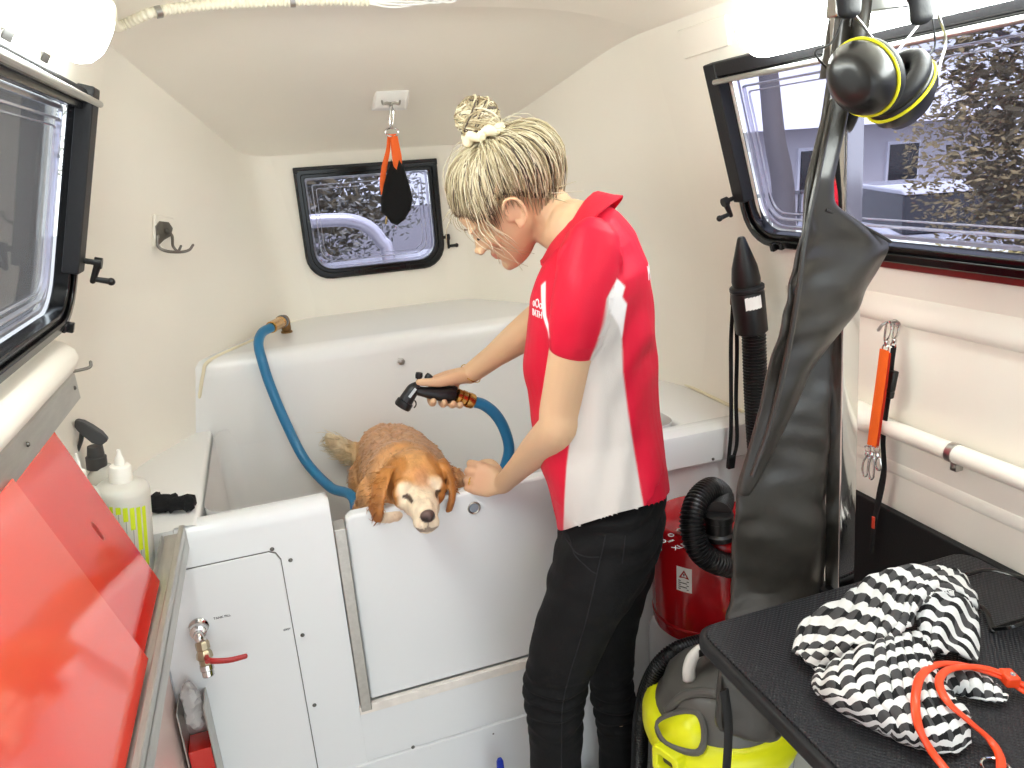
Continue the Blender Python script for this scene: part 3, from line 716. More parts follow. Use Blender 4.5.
# moulded roll over the track
mb = MB(); pr = [(-.39, 1.199), (-.346, 1.199), (-.333, 1.206), (-.327, 1.22), (-.331, 1.236), (-.345, 1.25), (-.375, 1.262), (-.39, 1.262)]
mb.loft([[V((x, y, 1.23+(z-1.23)*k)) for x, z in [(-.39+(a+.39)*k2, b) for a, b in pr]] for y, k, k2 in ((Y0c, 1, 1), (1.40, 1, 1), (1.44, .97, .96), (1.462, .85, .8), (1.47, .6, .5))])
struct(build('trim_1', mb, M_shell, smooth=60), 'moulded white roll above the left cupboard')
M_redA = mat('red_acrylic', 'cf2319', .05, spec=.7, coat=.6, ior=1.5); M_redB = mat('pale_red_acrylic', 'de4a3c', .07, spec=.8, coat=.8, ior=1.55)
def red_door(nm, y0, y1, o, label, m_=None):
    a = V((TOPX, 0, TOPZ)); b = V((BOTX, 0, BOTZ)); mb = MB(); a = a+sl*.0; b = b-sl*.0
    q = [a+V((0, y0, 0))+nrm*o, a+V((0, y1, 0))+nrm*o, b+V((0, y1, 0))+nrm*o, b+V((0, y0, 0))+nrm*o]
    mb.prism(q, nrm*.0045); d = build(nm, mb, m_ or M_redA, cup, smooth=0, bevel=.0014); d['label'] = label; return d
dA = red_door('sliding_door', .55, 1.255, .000, 'red sliding door at the far end')
hp = at(98.5, 531, X=-.298)
hc2 = V((TOPX, 1.165, TOPZ))+sl*.5+nrm*.0042
ld = sl.normalized(); mb = MB(); mb.prism([hc2+ld*a+V((0, b, 0)) for a, b in rrect(.034, .012, .0058, 6)], nrm*.0005); build('finger_slot', mb, mat('slot_red', '8f120e', .5), dA)
dB = red_door('sliding_door', -.28, 1.025, .009, 'nearer paler red sliding door lapping over the other', M_redB)
# pocket with a crumpled bag low down at the end of the cupboard
mb = MB(); b0 = at(203, 742, Y=YF-.03)
t = thing('waste_pocket', 'narrow metal pocket with crumpled clear bag low beside the hatch', 'bin', (-.274, YF-.03, .2))
mb.box((-.300, YF-.07, .20), (-.297, YF-.006, .500)); mb.box((-.250, YF-.07, .20), (-.247, YF-.006, .500)); mb.box((-.300, YF-.009, .20), (-.247, YF-.006, .45)); mb.box((-.300, YF-.07, .20), (-.247, YF-.006, .204)); build('pocket', mb, M_alu, t, bevel=.001)
mb = MB(); mb.ball((-.274, YF-.036, .485), (.019, .024, .055), 24, 18)
for i, v in enumerate(mb.v): mb.v[i] = v+V((noise.noise(v*70), noise.noise(v*70+V((5, 0, 0))), noise.noise(v*60+V((0, 9, 0)))))*.008
build('plastic_bag', mb, mat('clear_film', 'd8d6d4', .2, trans=.35, bump=.5, bscale=120), t, smooth=25)
mb = MB(); mb.box((-.295, YF-.065, .22), (-.252, YF-.012, .40)); build('red_lining', mb, M_redA, t)
# ---------------------------------------------------------------- the groomer
fdir = V((-.893, .45, 0)).normalized(); rdir = V((.45, .893, 0)).normalized()   # where she faces, her right
C0 = at(600, 380, Y=1.25)
def S(x, y, d=0):
    q = ray(x, y); n = rdir; p = C0+n*d; return CAM+q*((p-CAM).dot(n)/q.dot(n))
def rpx(n, P): return n*.5*((P-CAM).dot(_F))/FPX
def stk(P, r): return (P, r)
person = thing('person', 'woman in red polo shirt and black jeans bending over the bath holding a nozzle', 'person', (C0.x, C0.y, 0))
M_skin = attr_mat('skin', .5, sss=.12, bump=.05, bscale=300, spec=.35)
SKIN = lin('cfac8a'); BLUSH = lin('cb957a'); LIP = lin('b9695c'); KNUC = lin('cf9279')
# --- head in its own frame (x face, y left, z crown), fitted to the photo
hy, hp_, hr_ = .480, .679, .337; HS = .95
g = V((-math.cos(hy), math.sin(hy), 0)); l0 = V((-g.y, g.x, 0)); hf = g*math.cos(hp_)-V((0, 0, math.sin(hp_))); hu0 = g*math.sin(hp_)+V((0, 0, math.cos(hp_)))
hl = l0*math.cos(hr_)-hu0*math.sin(hr_); hu = hu0*math.cos(hr_)+l0*math.sin(hr_)
EAR = V((.435, 1.277, 1.411))
def Hd(x, y, z): return EAR + (hf*(x+.005)+hl*(y-.07)+hu*(z-.105))*HS
HR = [(.0, .088, .035, .020), (.012, .095, .010, .033), (.03, .091, -.02, .046), (.045, .093, -.035, .052), (.065, .090, -.055, .060), (.09, .086, -.075, .066), (.11, .083, -.09, .069),
      (.125, .093, -.096, .070), (.15, .093, -.1, .073), (.175, .080, -.094, .069), (.20, .048, -.062, .050), (.213, .012, -.03, .022)]
body = MB(); seg = 32
rings = []
for z, xf, xb, w in HR:
    r = []
    for i in range(seg):
        a = 2*PI*i/seg; c, s = math.cos(a), math.sin(a)
        e = .82 if c > 0 else 1.
        x = (xf+xb)/2+(xf-xb)/2*math.copysign(abs(c)**e, c); y = w*math.copysign(abs(s)**.9, s)
        if c > .55 and .035 < z < .12: y *= .96
        r.append(Hd(x, y, z))
    rings.append(r)
body.loft(rings[::1])
def hb(c, r, **k): body.ball(Hd(*c), tuple(x*HS for x in r), ax=(hf, hl, hu), **k)
# nose
def nring(x, z, w, d): return [Hd(x-d, -w, z), Hd(x-d*.2, -w*.62, z), Hd(x, 0, z), Hd(x-d*.2, w*.62, z), Hd(x-d, w, z)]
body.loft([nring(.093, .122, .007, .02), nring(.099, .105, .008, .024), nring(.110, .088, .010, .034), nring(.119, .077, .012, .04), nring(.113, .068, .012, .035), nring(.095, .064, .009, .02)])
hb((.106, .0095, .073), (.0095, .007, .0065)); hb((.106, -.0095, .073), (.0095, .007, .0065)); hb((.113, 0, .077), (.0075, .008, .0075))
# lips, chin, brow, lids, cheek bones
hb((.0915, 0, .052), (.008, .021, .0055)); hb((.0905, 0, .0425), (.0085, .019, .006)); hb((.086, 0, .014), (.014, .02, .016))
for s in (-1, 1):
    hb((.081, s*.034, .127), (.011, .024, .006)); hb((.0755, s*.033, .111), (.0125, .016, .0105)); hb((.062, s*.045, .088), (.02, .016, .016))
    # ear: shell, helix, lobe
    hb((-.008, s*.0705, .105), (.014, .006, .026)); 
    hx = [Hd(-.008+a, s*(.0765+b), .105+c) for a, b, c in ((.014, -.003, -.004), (.013, 0, .012), (.006, .004, .026), (-.006, .006, .030), (-.018, .007, .022), (-.021, .006, .006), (-.015, .004, -.012), (-.006, .002, -.024), (.004, -.002, -.028), (.010, -.003, -.018))]
    body.tube(smooth_path(hx, 4), .0042*HS, 8, dome=True); hb((.0, s*.0745, .079), (.008, .005, .009)); hb((.009, s*.073, .100), (.005, .004, .008))
# neck from under the skull to the collar
NB = S(577, 232, 0.0)
neck = smooth_path([Hd(-.03, 0, .10), Hd(-.038, 0, .055), Hd(-.03, 0, .02).lerp(NB, .45), NB, NB+V((.02, -.01, -.06))], 5)
body.tube(neck, [.055, .053, .050, .056, .07], 20)
# --- torso core (under the shirt)
TORSO = [((560, 506), (664, 487), .158), ((549, 470), (663, 452), .157), ((537, 430), (658, 415), .147), ((531, 395), (655, 375), .146), ((529, 355), (652, 335), .152), ((531, 320), (650, 295), .162), ((535, 292), (646, 262), .168), ((541, 273), (634, 235), .150), ((545, 262), (616, 214), .108), ((550, 254), (603, 204), .066)]
def tring(fr, bk, b, k=1., n=40, dz=0):
    A, B = S(*fr), S(*bk); c = (A+B)/2; a = (A-B)/2
    out = []
    for i in range(n):
        t = 2*PI*i/n; ca, sa = math.cos(t), math.sin(t)
        out.append(c + a*(k*math.copysign(abs(ca)**.88, ca)) + rdir*(b*k*math.copysign(abs(sa)**.9, sa)) + V((0, 0, dz)))
    return out
body.loft([tring(f, b, w, .90) for f, b, w in TORSO])
# --- arms
SH_L = S(590, 266, -.158); WR_L = at(503, 484, Y=1.430)
def on_ray_len(x, y, P, L, far):
    q = ray(x, y); best = None
    for k in range(300):
        t = .7+k*.004; e = abs((CAM+q*t-P).length-L)
        if best is None or e < best[0]: best = (e, t)
    q2 = [(.7+k*.004) for k in range(300) if abs((CAM+q*(.7+k*.004)-P).length-L) < best[0]+.006]
    return CAM+q*(max(q2) if far else min(q2))
EL_L = min((CAM+ray(556, 430)*(.8+.004*k) for k in range(200)), key=lambda e: abs((e-SH_L).length*1.06-(e-WR_L).length)+.2*(e-SH_L).length)
print('left arm', SH_L, EL_L, WR_L, (EL_L-SH_L).length, (WR_L-EL_L).length)
armL = smooth_path([SH_L, SH_L.lerp(EL_L, .25), SH_L.lerp(EL_L, .55), SH_L.lerp(EL_L, .85), EL_L+(EL_L-WR_L)*.02, EL_L.lerp(WR_L, .22), EL_L.lerp(WR_L, .55), EL_L.lerp(WR_L, .85), WR_L], 5)
body.tube(armL, [.030, .040, .041, .038, .037, .037, .033, .026, .0225, .0215], 20, dome=True)
SH_R = S(588, 254, .15); WR_R = at(470, 374, Y=1.58); EL_R = at(550, 314, Y=1.42)
print('right arm', SH_R, EL_R, WR_R, (EL_R-SH_R).length, (WR_R-EL_R).length)
armR = smooth_path([SH_R, SH_R.lerp(EL_R, .3), SH_R.lerp(EL_R, .75), EL_R, EL_R.lerp(WR_R, .25), EL_R.lerp(WR_R, .6), EL_R.lerp(WR_R, .88), WR_R], 5)
body.tube(armR, [.030, .038, .041, .042, .042, .036, .027, .0245, .023], 20, dome=True)
# --- left hand: loose fist with its little-finger side on the bath door
def palm(W, K, up, nrm_, lw, tw, lk, tk):
    """flattened block from the wrist W to the knuckles K"""
    rings = []
    for t in (0, .2, .5, .8, 1.0, 1.08):
        c = W.lerp(K, t); l = lw+(lk-lw)*sstep(0, .6, t); h = tw+(tk-tw)*t
        if t > 1: l *= .9; h *= .6
        rings.append([c+up*(l*math.copysign(abs(math.cos(a))**.75, math.cos(a)))+nrm_*(h*math.copysign(abs(math.sin(a))**.8, math.sin(a))) for a in [2*PI*i/20 for i in range(20)]])
    body.loft(rings)
KN = at(476, 478, Y=1.470); aL = (KN-WR_L).normalized(); nL = (CAM-KN).normalized(); nL = (nL-aL*nL.dot(aL)).normalized(); uL = aL.cross(nL)
if uL.z < 0: uL = -uL
palm(WR_L-aL*.008, KN, uL, nL, .020, .017, .037, .014)
hand_fingers = []
for k, (ht, L, r) in enumerate(((.029, .040, .0092), (.010, .042, .0095), (-.010, .040, .009), (-.027, .033, .008))):
    b = KN+uL*ht-aL*.004+nL*.002
    q = [b, b+aL*L*.45-nL*.002, b+aL*(L*.72)-nL*(.014), b+aL*(L*.62)-nL*.032-uL*.001, b+aL*(L*.20)-nL*.040, b-aL*.004-nL*.034]
    body.tube(smooth_path(q, 4), [r*1.05, r*1.02, r, r*.95, r*.85], 12, dome=True); hand_fingers.append(q)
tb = WR_L.lerp(KN, .35)+uL*.026-nL*.010
body.tube(smooth_path([tb, tb+aL*.022+uL*.012-nL*.014, tb+aL*.046+uL*.008-nL*.024, tb+aL*.064-uL*.004-nL*.030], 4), [.0125, .0115, .0100, .0085], 12, dome=True)
for ht in (.029, .010, -.010, -.026): body.ball(KN+uL*ht+nL*.006, .0085, 10, 8)
body.ball(WR_L+aL*.02+nL*.0, (.026, .022, .016), ax=(aL, uL, nL))
# --- right hand wrapped round the nozzle handle
YN = 1.565
HA, HB_ = at(456, 394.5, Y=YN), at(414, 390.5, Y=YN); hax = (HB_-HA).normalized(); hn = (CAM-HA).normalized(); hn = (hn-hax*hn.dot(hax)).normalized(); hup = hn.cross(hax)
if hup.z < 0: hup = -hup
def around(s, ang, R): return HA.lerp(HB_, s)+hup*(math.cos(ang)*R)+hn*(-math.sin(ang)*R)   # ang 0 top, 90 far side, 180 below, 270 near
K0, K1 = around(.10, .55, .030), around(.52, .45, .031); KC = (K0+K1)/2
WRc = WR_R; aR = (KC-WRc).normalized()
body.loft([[c+hup*(h*math.cos(a))*1.+(-hn*.8+hax*.0).normalized()*(w*math.sin(a)) + hax*(e*math.cos(a)) for a in [2*PI*i/18 for i in range(18)]] for c, h, w, e in
           ((WRc, .021, .022, 0), (WRc.lerp(KC, .35)+hup*.002, .019, .026, .004), (WRc.lerp(KC, .75)+hup*.004, .015, .030, .012), (KC, .012, .030, .022), (KC+aR*.01, .006, .022, .018))])
body.loft([[c+hax*(l*math.cos(a))+hup*(h*math.sin(a)) for a in [2*PI*i/18 for i in range(18)]] for c, l, h in ((around(.28, .2, .032), .030, .012), (around(.28, .75, .031), .036, .013), (around(.28, 1.2, .030), .034, .010))])
for s, r, a1 in ((.54, .0088, 3.75), (.28, .0090, 3.72), (.06, .0086, 3.66), (-.12, .0078, 3.6)):
    q = [around(s*.75+.08, .5, .031), around(s*.85+.04, 1.15, .029), around(s, 1.9, .0265), around(s, 2.6, .025), around(s, 3.2, .0245), around(s+.02, a1, .0235)]
    body.tube(smooth_path(q, 4), [r*1.1, r*1.08, r, r, r*.95, r*.88], 12, dome=True)
q = [WRc.lerp(KC, .30)+hn*.012, WRc.lerp(KC, .62)+hn*.020+hup*.002, around(.46, 5.75, .0285), around(.70, 5.75, .0255), around(.93, 5.75, .0225)]
body.tube(smooth_path(q, 5), [.016, .0155, .0118, .0098, .0082], 12, dome=True)
# --- pelvis, legs and feet (inside the jeans)
def limb(pts): return [S(x, y, d) for x, y, d, w in pts], [rpx(w, S(x, y, d)) for x, y, d, w in pts]
LEGL = [(609, 530, -.07, 92), (596, 572, -.08, 92), (580, 610, -.085, 78), (564, 650, -.085, 69), (555, 690, -.085, 61), (556, 715, -.085, 56), (556, 768, -.08, 51), (560, 830, -.075, 46), (566, 890, -.07, 36), (569, 925, -.07, 33)]
LEGR = [(618, 530, .07, 84), (615, 575, .085, 74), (611, 620, .095, 56), (611, 660, .10, 46), (612, 690, .10, 41), (616, 715, .10, 41), (619, 768, .10, 38), (621, 805, .10, 34), (623, 840, .10, 28), (624, 868, .10, 25)]
PEL = [((559, 484), (662, 462), .140), ((561, 500), (664, 483), .155), ((560, 520), (664, 508), .160), ((557, 548), (660, 542), .158), ((560, 570), (648, 572), .13)]
for L in (LEGL, LEGR):
    P, R = limb(L); R = [r*.9 for r in R]; R[-1] = .034; P[-1].z = .005; P[-2].z = max(P[-2].z, .05)
    body.tube(smooth_path(P, 4), R, 18)
    a = P[-1]; body.tube(smooth_path([a+V((0, 0, .02))-fdir*.03, a+V((0, 0, -.03))+fdir*.03, a+V((0, 0, -.045))+fdir*.10, a+V((0, 0, -.05))+fdir*.15], 4), [.036, .034, .030, .022], 14, dome=True)
body.loft([tring(f, b, w, .90) for f, b, w in PEL])
bo = build('body', body, M_skin, person, origin=(C0.x, C0.y, 0)); remesh(bo, .0032, 3, .5)
bo.name = 'body'
borg = V((C0.x, C0.y, 0))
lipc = Hd(.097, 0, .047); earc = Hd(-.006, .0755, .100)
def skin_col(co):
    p = co+borg; c = SKIN
    d = p-EAR
    if d.length < .25:
        x, y, z = d.dot(hf)/HS-.005, d.dot(hl)/HS+.07, d.dot(hu)/HS+.105
        if abs(y) < .024 and x > .083: c = mixc(c, LIP, .75*sstep(.0105, .007, abs(z-.0475)))
        c = mixc(c, BLUSH, .35*sstep(.035, .01, (V((x, abs(y), z))-V((.075, .05, .08))).length))
        if abs(y) > .066: c = mixc(c, BLUSH, .4*sstep(.03, .015, (V((x, 0, z))-V((-.006, 0, .1))).length))
    for kp in (KN, KC): c = mixc(c, KNUC, .35*sstep(.06, .02, (p-kp).length))
    return c
paint(bo.data, skin_col)
# finger ring and bracelet
M_gold = mat('gold', 'd8b04a', .25, 1.)
q = hand_fingers[2]; c = q[1].lerp(q[0], .25); d = (q[1]-q[0]).normalized(); e1 = d.orthogonal().normalized(); e2 = d.cross(e1)
mb = MB(); mb.tube([c+e1*(math.cos(t)*.0103)+e2*(math.sin(t)*.0103) for t in [2*PI*i/24 for i in range(24)]], .0013, 6, closed=True); mb.ball(c+nL*.0105, .0024, 8, 6)
build('ring', mb, M_gold, person)
c = WR_R.lerp(EL_R, .01); d = (EL_R-WR_R).normalized(); e1 = d.orthogonal().normalized(); e2 = d.cross(e1)
mb = MB(); mb.tube([c+e1*(math.cos(t)*.0262)+e2*(math.sin(t)*.0262)+d*.006*math.sin(t+1) for t in [2*PI*i/32 for i in range(32)]], .0011, 6, closed=True); build('bracelet', mb, M_gold, person)
# brows and lashes
M_brow = mat('brow_hair', '6e513a', .7)
for s in (-1, 1):
    mb = MB(); mb.tube(smooth_path([Hd(x, s*y, z) for x, y, z in ((.0975, .016, .130), (.0945, .028, .1345), (.083, .046, .1325))], 4), [.0016, .0026, .001], 6, flat=.6); build('eyebrow', mb, M_brow, person)
    mb = MB(); mb.tube(smooth_path([Hd(x, s*y, z) for x, y, z in ((.0835, .020, .1055), (.0885, .031, .1035), (.0845, .043, .1045), (.078, .049, .107))], 4), [.0008, .0016, .0015, .0008], 6); build('eyelash', mb, mat('lash', '2c201a', .7) if s < 0 else bpy.data.materials['lash'], person)

# --- jeans
M_jean = mat('black_denim', '0e0e0f', .8, spec=.3, bump=.25, bscale=260, vary=.25, vscale=14)
jm = MB(); jm.loft([tring(f, b, w, 1.0) for f, b, w in PEL])
for L in (LEGL, LEGR):
    P, R = limb(L); P[-1].z = -.01; P[-2].z = max(P[-2].z, .05); jm.tube(smooth_path(P, 6), R, 24)
jo = build('jeans', jm, M_jean, person, origin=(C0.x, C0.y, 0)); me = remesh(jo, .005, 5, .5); NRM = [v.normal.copy() for v in me.vertices]
kneeL = S(553, 692, -.085); kneeR = S(611, 700, .10)
for v, n in zip(me.vertices, NRM):
    p = v.co+borg; h = 0
    for kp, near in ((kneeL, 1), (kneeR, 0)):
        dz = p.z-kp.z; w = math.exp(-(dz/.07)**2)*sstep(.11, .06, (V((p.x, p.y, 0))-V((kp.x, kp.y, 0))).length)
        h += .0055*w*math.sin(dz*190+3*noise.noise(p*14))
    dz = p.z-(C0.z-.25); h += .0042*math.exp(-(dz/.12)**2)*math.sin((p.z*1.0+.35*(p-C0).dot(fdir))*120+4*noise.noise(p*8))
    h += .0040*noise.noise(V((p.x*9, p.y*9, p.z*22)))
    v.co += n*h
me.update()
# seams, back pocket
def surf_line(pts, ob, off=.0008, n=10):
    """lay a polyline on a mesh as seen square to her side"""
    org = LOC[ob.name]; out = []
    for p in smooth_path([V(x) for x in pts], n):
        o = p-rdir*.5-org; ok, loc, nr, _ = ob.ray_cast(o, rdir)
        if ok: out.append(loc+org+nr*off)
    return out
mb = MB()
for pts in ([(606, 522), (597, 560), (585, 610), (573, 650), (564, 690), (563, 730), (562, 790)], [(563, 523), (575, 540), (590, 553), (597, 556)], [(625, 522), (622, 548)], [(565, 536), (585, 541), (600, 541)]):
    l = surf_line([S(x, y, -.10) for x, y in pts], jo); 
    if len(l) > 2: mb.tube(l, .0012, 5)
build('seam', mb, mat('denim_seam', '1d1d20', .8), jo)
# shoes
M_shoe = mat('black_shoe', '151516', .5); M_sole = mat('shoe_sole', 'd8d6d0', .6)
for L in (LEGL, LEGR):
    P, R = limb(L); a = P[-1]; a.z = .005; rings = []
    for t, w, h in ((-.075, .02, .05), (-.06, .034, .075), (-.01, .038, .095), (.05, .040, .075), (.11, .043, .055), (.155, .036, .042), (.18, .016, .028)):
        c = V((a.x, a.y, 0))+fdir*t; rings.append([c+rdir*(w*math.copysign(abs(math.cos(x))**.8, math.cos(x)))+V((0, 0, -.068+h*(.5+.5*math.sin(x)))) for x in [2*PI*i/16 for i in range(16)]])
    mb = MB(); mb.loft(rings); sh = build('shoe', mb, M_shoe, person, smooth=180)
    mb = MB(); mb.prism([V((a.x, a.y, -.08))+fdir*t+rdir*w for t, w in ((-.08, .02), (-.065, .037), (.05, .043), (.12, .046), (.165, .036), (.19, .014), (.19, -.014), (.165, -.036), (.12, -.046), (.05, -.043), (-.065, -.037), (-.08, -.02))], (0, 0, .02)); build('sole', mb, M_sole, sh, bevel=.004)

# --- polo shirt
M_polo = attr_mat('polo_knit', .55, bump=.10, bscale=420, spec=.35)
RED = lin('cd1233'); GREY = lin('cdc8c3'); WHITE = lin('f2efee'); REDL = lin('d81538')
pm = MB(); prs = [tring(f, b, w, 1.09 if k_ < 2 else 1.06 if k_ == 2 else 1.04) for k_, (f, b, w) in enumerate([((562, 515), (664, 484), .163)]+TORSO)]
for i in range(40): prs[0][i].z -= .03
pm.loft(prs)
SLV_L = [SH_L+(SH_L-EL_L)*.10+rdir*.03, SH_L.lerp(EL_L, .06)+rdir*.012, SH_L.lerp(EL_L, .24), SH_L.lerp(EL_L, .415)]
pm.tube(smooth_path(SLV_L, 6), [.046, .0525, .0525, .0485], 24, dome=True)
SLV_R = [SH_R+(SH_R-EL_R)*.10-rdir*.03, SH_R.lerp(EL_R, .08), SH_R.lerp(EL_R, .35), SH_R.lerp(EL_R, .6)]
pm.tube(smooth_path(SLV_R, 6), [.060, .062, .058, .053], 24, dome=True)
# shoulder bridge
pm.tube(smooth_path([SH_L+V((0, 0, .0))+rdir*.01, S(592, 240, -.07)-V((0, 0, .02)), S(585, 232, 0)-V((0, 0, .02)), S(588, 240, .07)-V((0, 0, .02)), SH_R-rdir*.01], 6), [.055, .055, .060, .055, .055], 20)
po = build('polo_shirt', pm, M_polo, person, origin=(C0.x, C0.y, 0)); me = remesh(po, .0028, 14, .5); NRM = [v.normal.copy() for v in me.vertices]
axL = (EL_L-SH_L).normalized(); axR = (EL_R-SH_R).normalized()
TR_ = []
for (f_, b_, w_) in [((562, 515), (665, 484), .165)]+TORSO:
    A_, B_ = S(*f_), S(*b_); c_ = (A_+B_)/2; TR_.append((c_.z, (c_-C0).dot(fdir), ((A_-B_)/2).dot(fdir), w_*1.04, (A_.z-B_.z)/max(1e-6, (A_-B_).dot(fdir))))
def is_sleeve(p):
    """None on the trunk of the shirt, a value on its sleeves"""
    if abs((p-C0).dot(rdir)) < .08: return None
    u = (p-C0).dot(fdir); best = 9
    for k in range(len(TR_)-1):
        z0, c0_, a0, w0, s0 = TR_[k]; z1, c1_, a1, w1, s1 = TR_[k+1]
        zz0, zz1 = z0+s0*(u-c0_), z1+s1*(u-c1_)
        if zz0-.02 <= p.z <= zz1+.001 or (k == 0 and p.z < zz0):
            t = max(0, min(1, (p.z-zz0)/(zz1-zz0))) if abs(zz1-zz0) > 1e-5 else 0
            cu = c0_+(c1_-c0_)*t; a = a0+(a1-a0)*t; w = w0+(w1-w0)*t
            best = min(best, (abs((u-cu)/a)**2.2+abs((p-C0).dot(rdir)/w)**2.2)**(1/2.2))
    return best if best > 1.13 else None if best < 1.05 else -sstep(1.13, 1.05, best)
for v, n in zip(me.vertices, NRM):
    p = v.co+borg; t = is_sleeve(p); h = 0
    u = (p-C0).dot(fdir); w = (p-C0).dot(rdir)
    if t is None:
        h = .0075*sstep(-.05, .10, .30-abs(p.z-C0.z))*math.sin((u*1.1+ (p.z)*.55)*62+5*noise.noise(p*5))*sstep(.0, .3, abs(n.dot(rdir))+.1)*noise.noise(p*6+V((3, 1, 7)))*1.6
        h += .0048*noise.noise(V((p.x*15, p.y*15, p.z*4)))
    else: h = .0036*noise.noise(V((p.x*22, p.y*22, p.z*7)))+.0016*math.sin(40*(p-SH_L).dot(fdir)+3*noise.noise(p*9))
    h *= sstep(-.6, -.15, n.z); v.co += n*h
me.update()
# the open hem of the shirt, a little higher at the sides
_f, _b, _s = S(562, 516), S(664, 485), S(602, 517.5, -.168)
def hem_z(p):
    u = (p-C0).dot(fdir); w = (p-C0).dot(rdir); uf, ub, us = [(q-C0).dot(fdir) for q in (_f, _b, _s)]
    base = lambda x: _b.z+(_f.z-_b.z)*(x-ub)/(uf-ub)
    return base(u)+(_s.z-base(us))*min(1.1, abs(w)/.168)**2
bm = bmesh.new(); bm.from_mesh(me); low = {v: hem_z(v.co+borg)-(v.co.z+borg.z) for v in bm.verts}
bmesh.ops.delete(bm, geom=[f for f in bm.faces if all(low[v] > 0 for v in f.verts)], context='FACES')
for v in bm.verts:
    if v.is_valid and low.get(v, 0) > 0: v.co.z += low[v]
bmesh.ops.delete(bm, geom=[v for v in bm.verts if not v.link_faces], context='VERTS'); bm.to_mesh(me); bm.free(); me.update()
md = po.modifiers.new('cloth', 'SOLIDIFY'); md.thickness = .003; md.offset = -1
# side panel of the shirt, laid out on her side (mirrored on the other side)
def side2(x, y, d=-.16): q = S(x, y, d); return ((q-C0).dot(fdir), q.z)
PANEL = [side2(*p) for p in ((617, 279), (607, 296), (600, 330), (588, 365), (578, 400), (571, 430), (566, 470), (564, 500), (561, 560), (654, 560), (642, 500), (635, 460), (628, 415), (623, 375), (622, 340), (625, 318), (627, 306), (622, 298), (625, 288))]
PIPE = [side2(*p) for p in ((617, 279), (609, 294), (609, 308), (618, 325), (622, 340), (625, 318), (627, 306), (622, 298), (625, 288))]
STRIP = [side2(*p) for p in ((543, 286), (538, 291), (541, 318), (549, 338), (551, 336), (545, 318))]
def polysd(pt, poly):
    """signed distance to an outline, positive inside"""
    x, y = pt; c = False; n = len(poly); best = 9
    for i in range(n):
        (a, b), (d, e) = poly[i], poly[i-1]
        if (b > y) != (e > y) and x < (d-a)*(y-b)/(e-b)+a: c = not c
        dx, dy = d-a, e-b; t = max(0, min(1, ((x-a)*dx+(y-b)*dy)/(dx*dx+dy*dy))); best = min(best, math.hypot(x-a-dx*t, y-b-dy*t))
    return best if c else -best
def polo_col(co):
    p = co+borg; w = (p-C0).dot(rdir); c = RED
    sl_ = is_sleeve(p)
    if abs(w) > .045 and (sl_ is None or sl_ < 0):
        uz = ((p-C0).dot(fdir), p.z); kk = 1 if sl_ is None else -sl_
        if w < 0: c = mixc(c, WHITE, kk*sstep(-.0018, .0018, polysd(uz, STRIP)))
        c = mixc(c, GREY, kk*sstep(-.0018, .0018, polysd(uz, PANEL))); c = mixc(c, WHITE, kk*sstep(-.0018, .0018, polysd(uz, PIPE)))
    return c
paint(me, polo_col)
# collar, placket, sleeve hems, logo
mb = MB()
cn = [S(548, 262, 0), S(560, 243, -.052), S(583, 220, -.060), S(604, 202, -.03), S(607, 199, .0), S(604, 203, .03), S(585, 222, .06), S(562, 246, .052), S(546, 264, .006)]
cp_ = smooth_path(cn, 6); up = (Hd(-.035, 0, .03)-NB).normalized()
rows = []
for q in cp_:
    out = (q-NB.lerp(S(577, 228), .3)); out = (out-up*out.dot(up)).normalized()
    back = sstep(.0, -.05, (q-NB).dot(fdir))
    rows.append([q-up*.012-out*.001, q+up*(.010+.016*back)-out*.002, q+up*(.016+.018*back), q+up*(.010+.016*back)+out*.006, q-up*.010+out*.012, q-up*.026+out*.017, q-up*.027+out*.0145, q-up*.012+out*.008])
mb.loft([r for r in rows], True); 
co_ = build('collar', mb, mat('collar_red', 'cb1a33', .6, bump=.2, bscale=400), po, smooth=70)
def on_front(x, y, d, ob=po):
    q = S(x, y, d); return q
mb = MB()
for A, B, tt, rr in ((SH_L, EL_L, .455, .0575), (SH_R, EL_R, .465, .056)):
    d = (B-A).normalized(); c = A.lerp(B, tt); e1 = d.orthogonal().normalized(); e2 = d.cross(e1)
bmat_logo = mat('white_print', 'f1eeee', .6)
def shirt_text(txt, size, cpt, view, xd, nm):
    """lettering pressed onto the shirt"""
    inv = LOC[po.name]; X = V(xd).normalized(); vv = V(view).normalized(); Yd = V((0, 0, 1)); Yd = (Yd-vv*Yd.dot(vv)).normalized()
    def warp(c):
        o = cpt+X*c.x+Yd*c.y-vv*.3-inv
        ok, loc, nr, _ = po.ray_cast(o, vv); 
        return (loc+inv+nr*(.0012 if c.z > 0 else .0002)) if ok else cpt+X*c.x+Yd*c.y
    m_ = text_mb(txt, size, cpt, X, Yd, warp=warp); return build(nm, m_, bmat_logo, po, smooth=0)
vf = (rdir-fdir*.9).normalized()
shirt_text('oOo', .022, S(536, 304, -.115), -fdir*.85+rdir*.53, rdir*-.85-fdir*.53, 'chest_logo')
shirt_text('BATH', .017, S(536, 314, -.115), -fdir*.85+rdir*.53, rdir*-.85-fdir*.53, 'chest_logo')
shirt_text('JIM', .035, S(646, 272, -.045), fdir*.8+rdir*.6, -rdir*.8+fdir*.6, 'back_print')

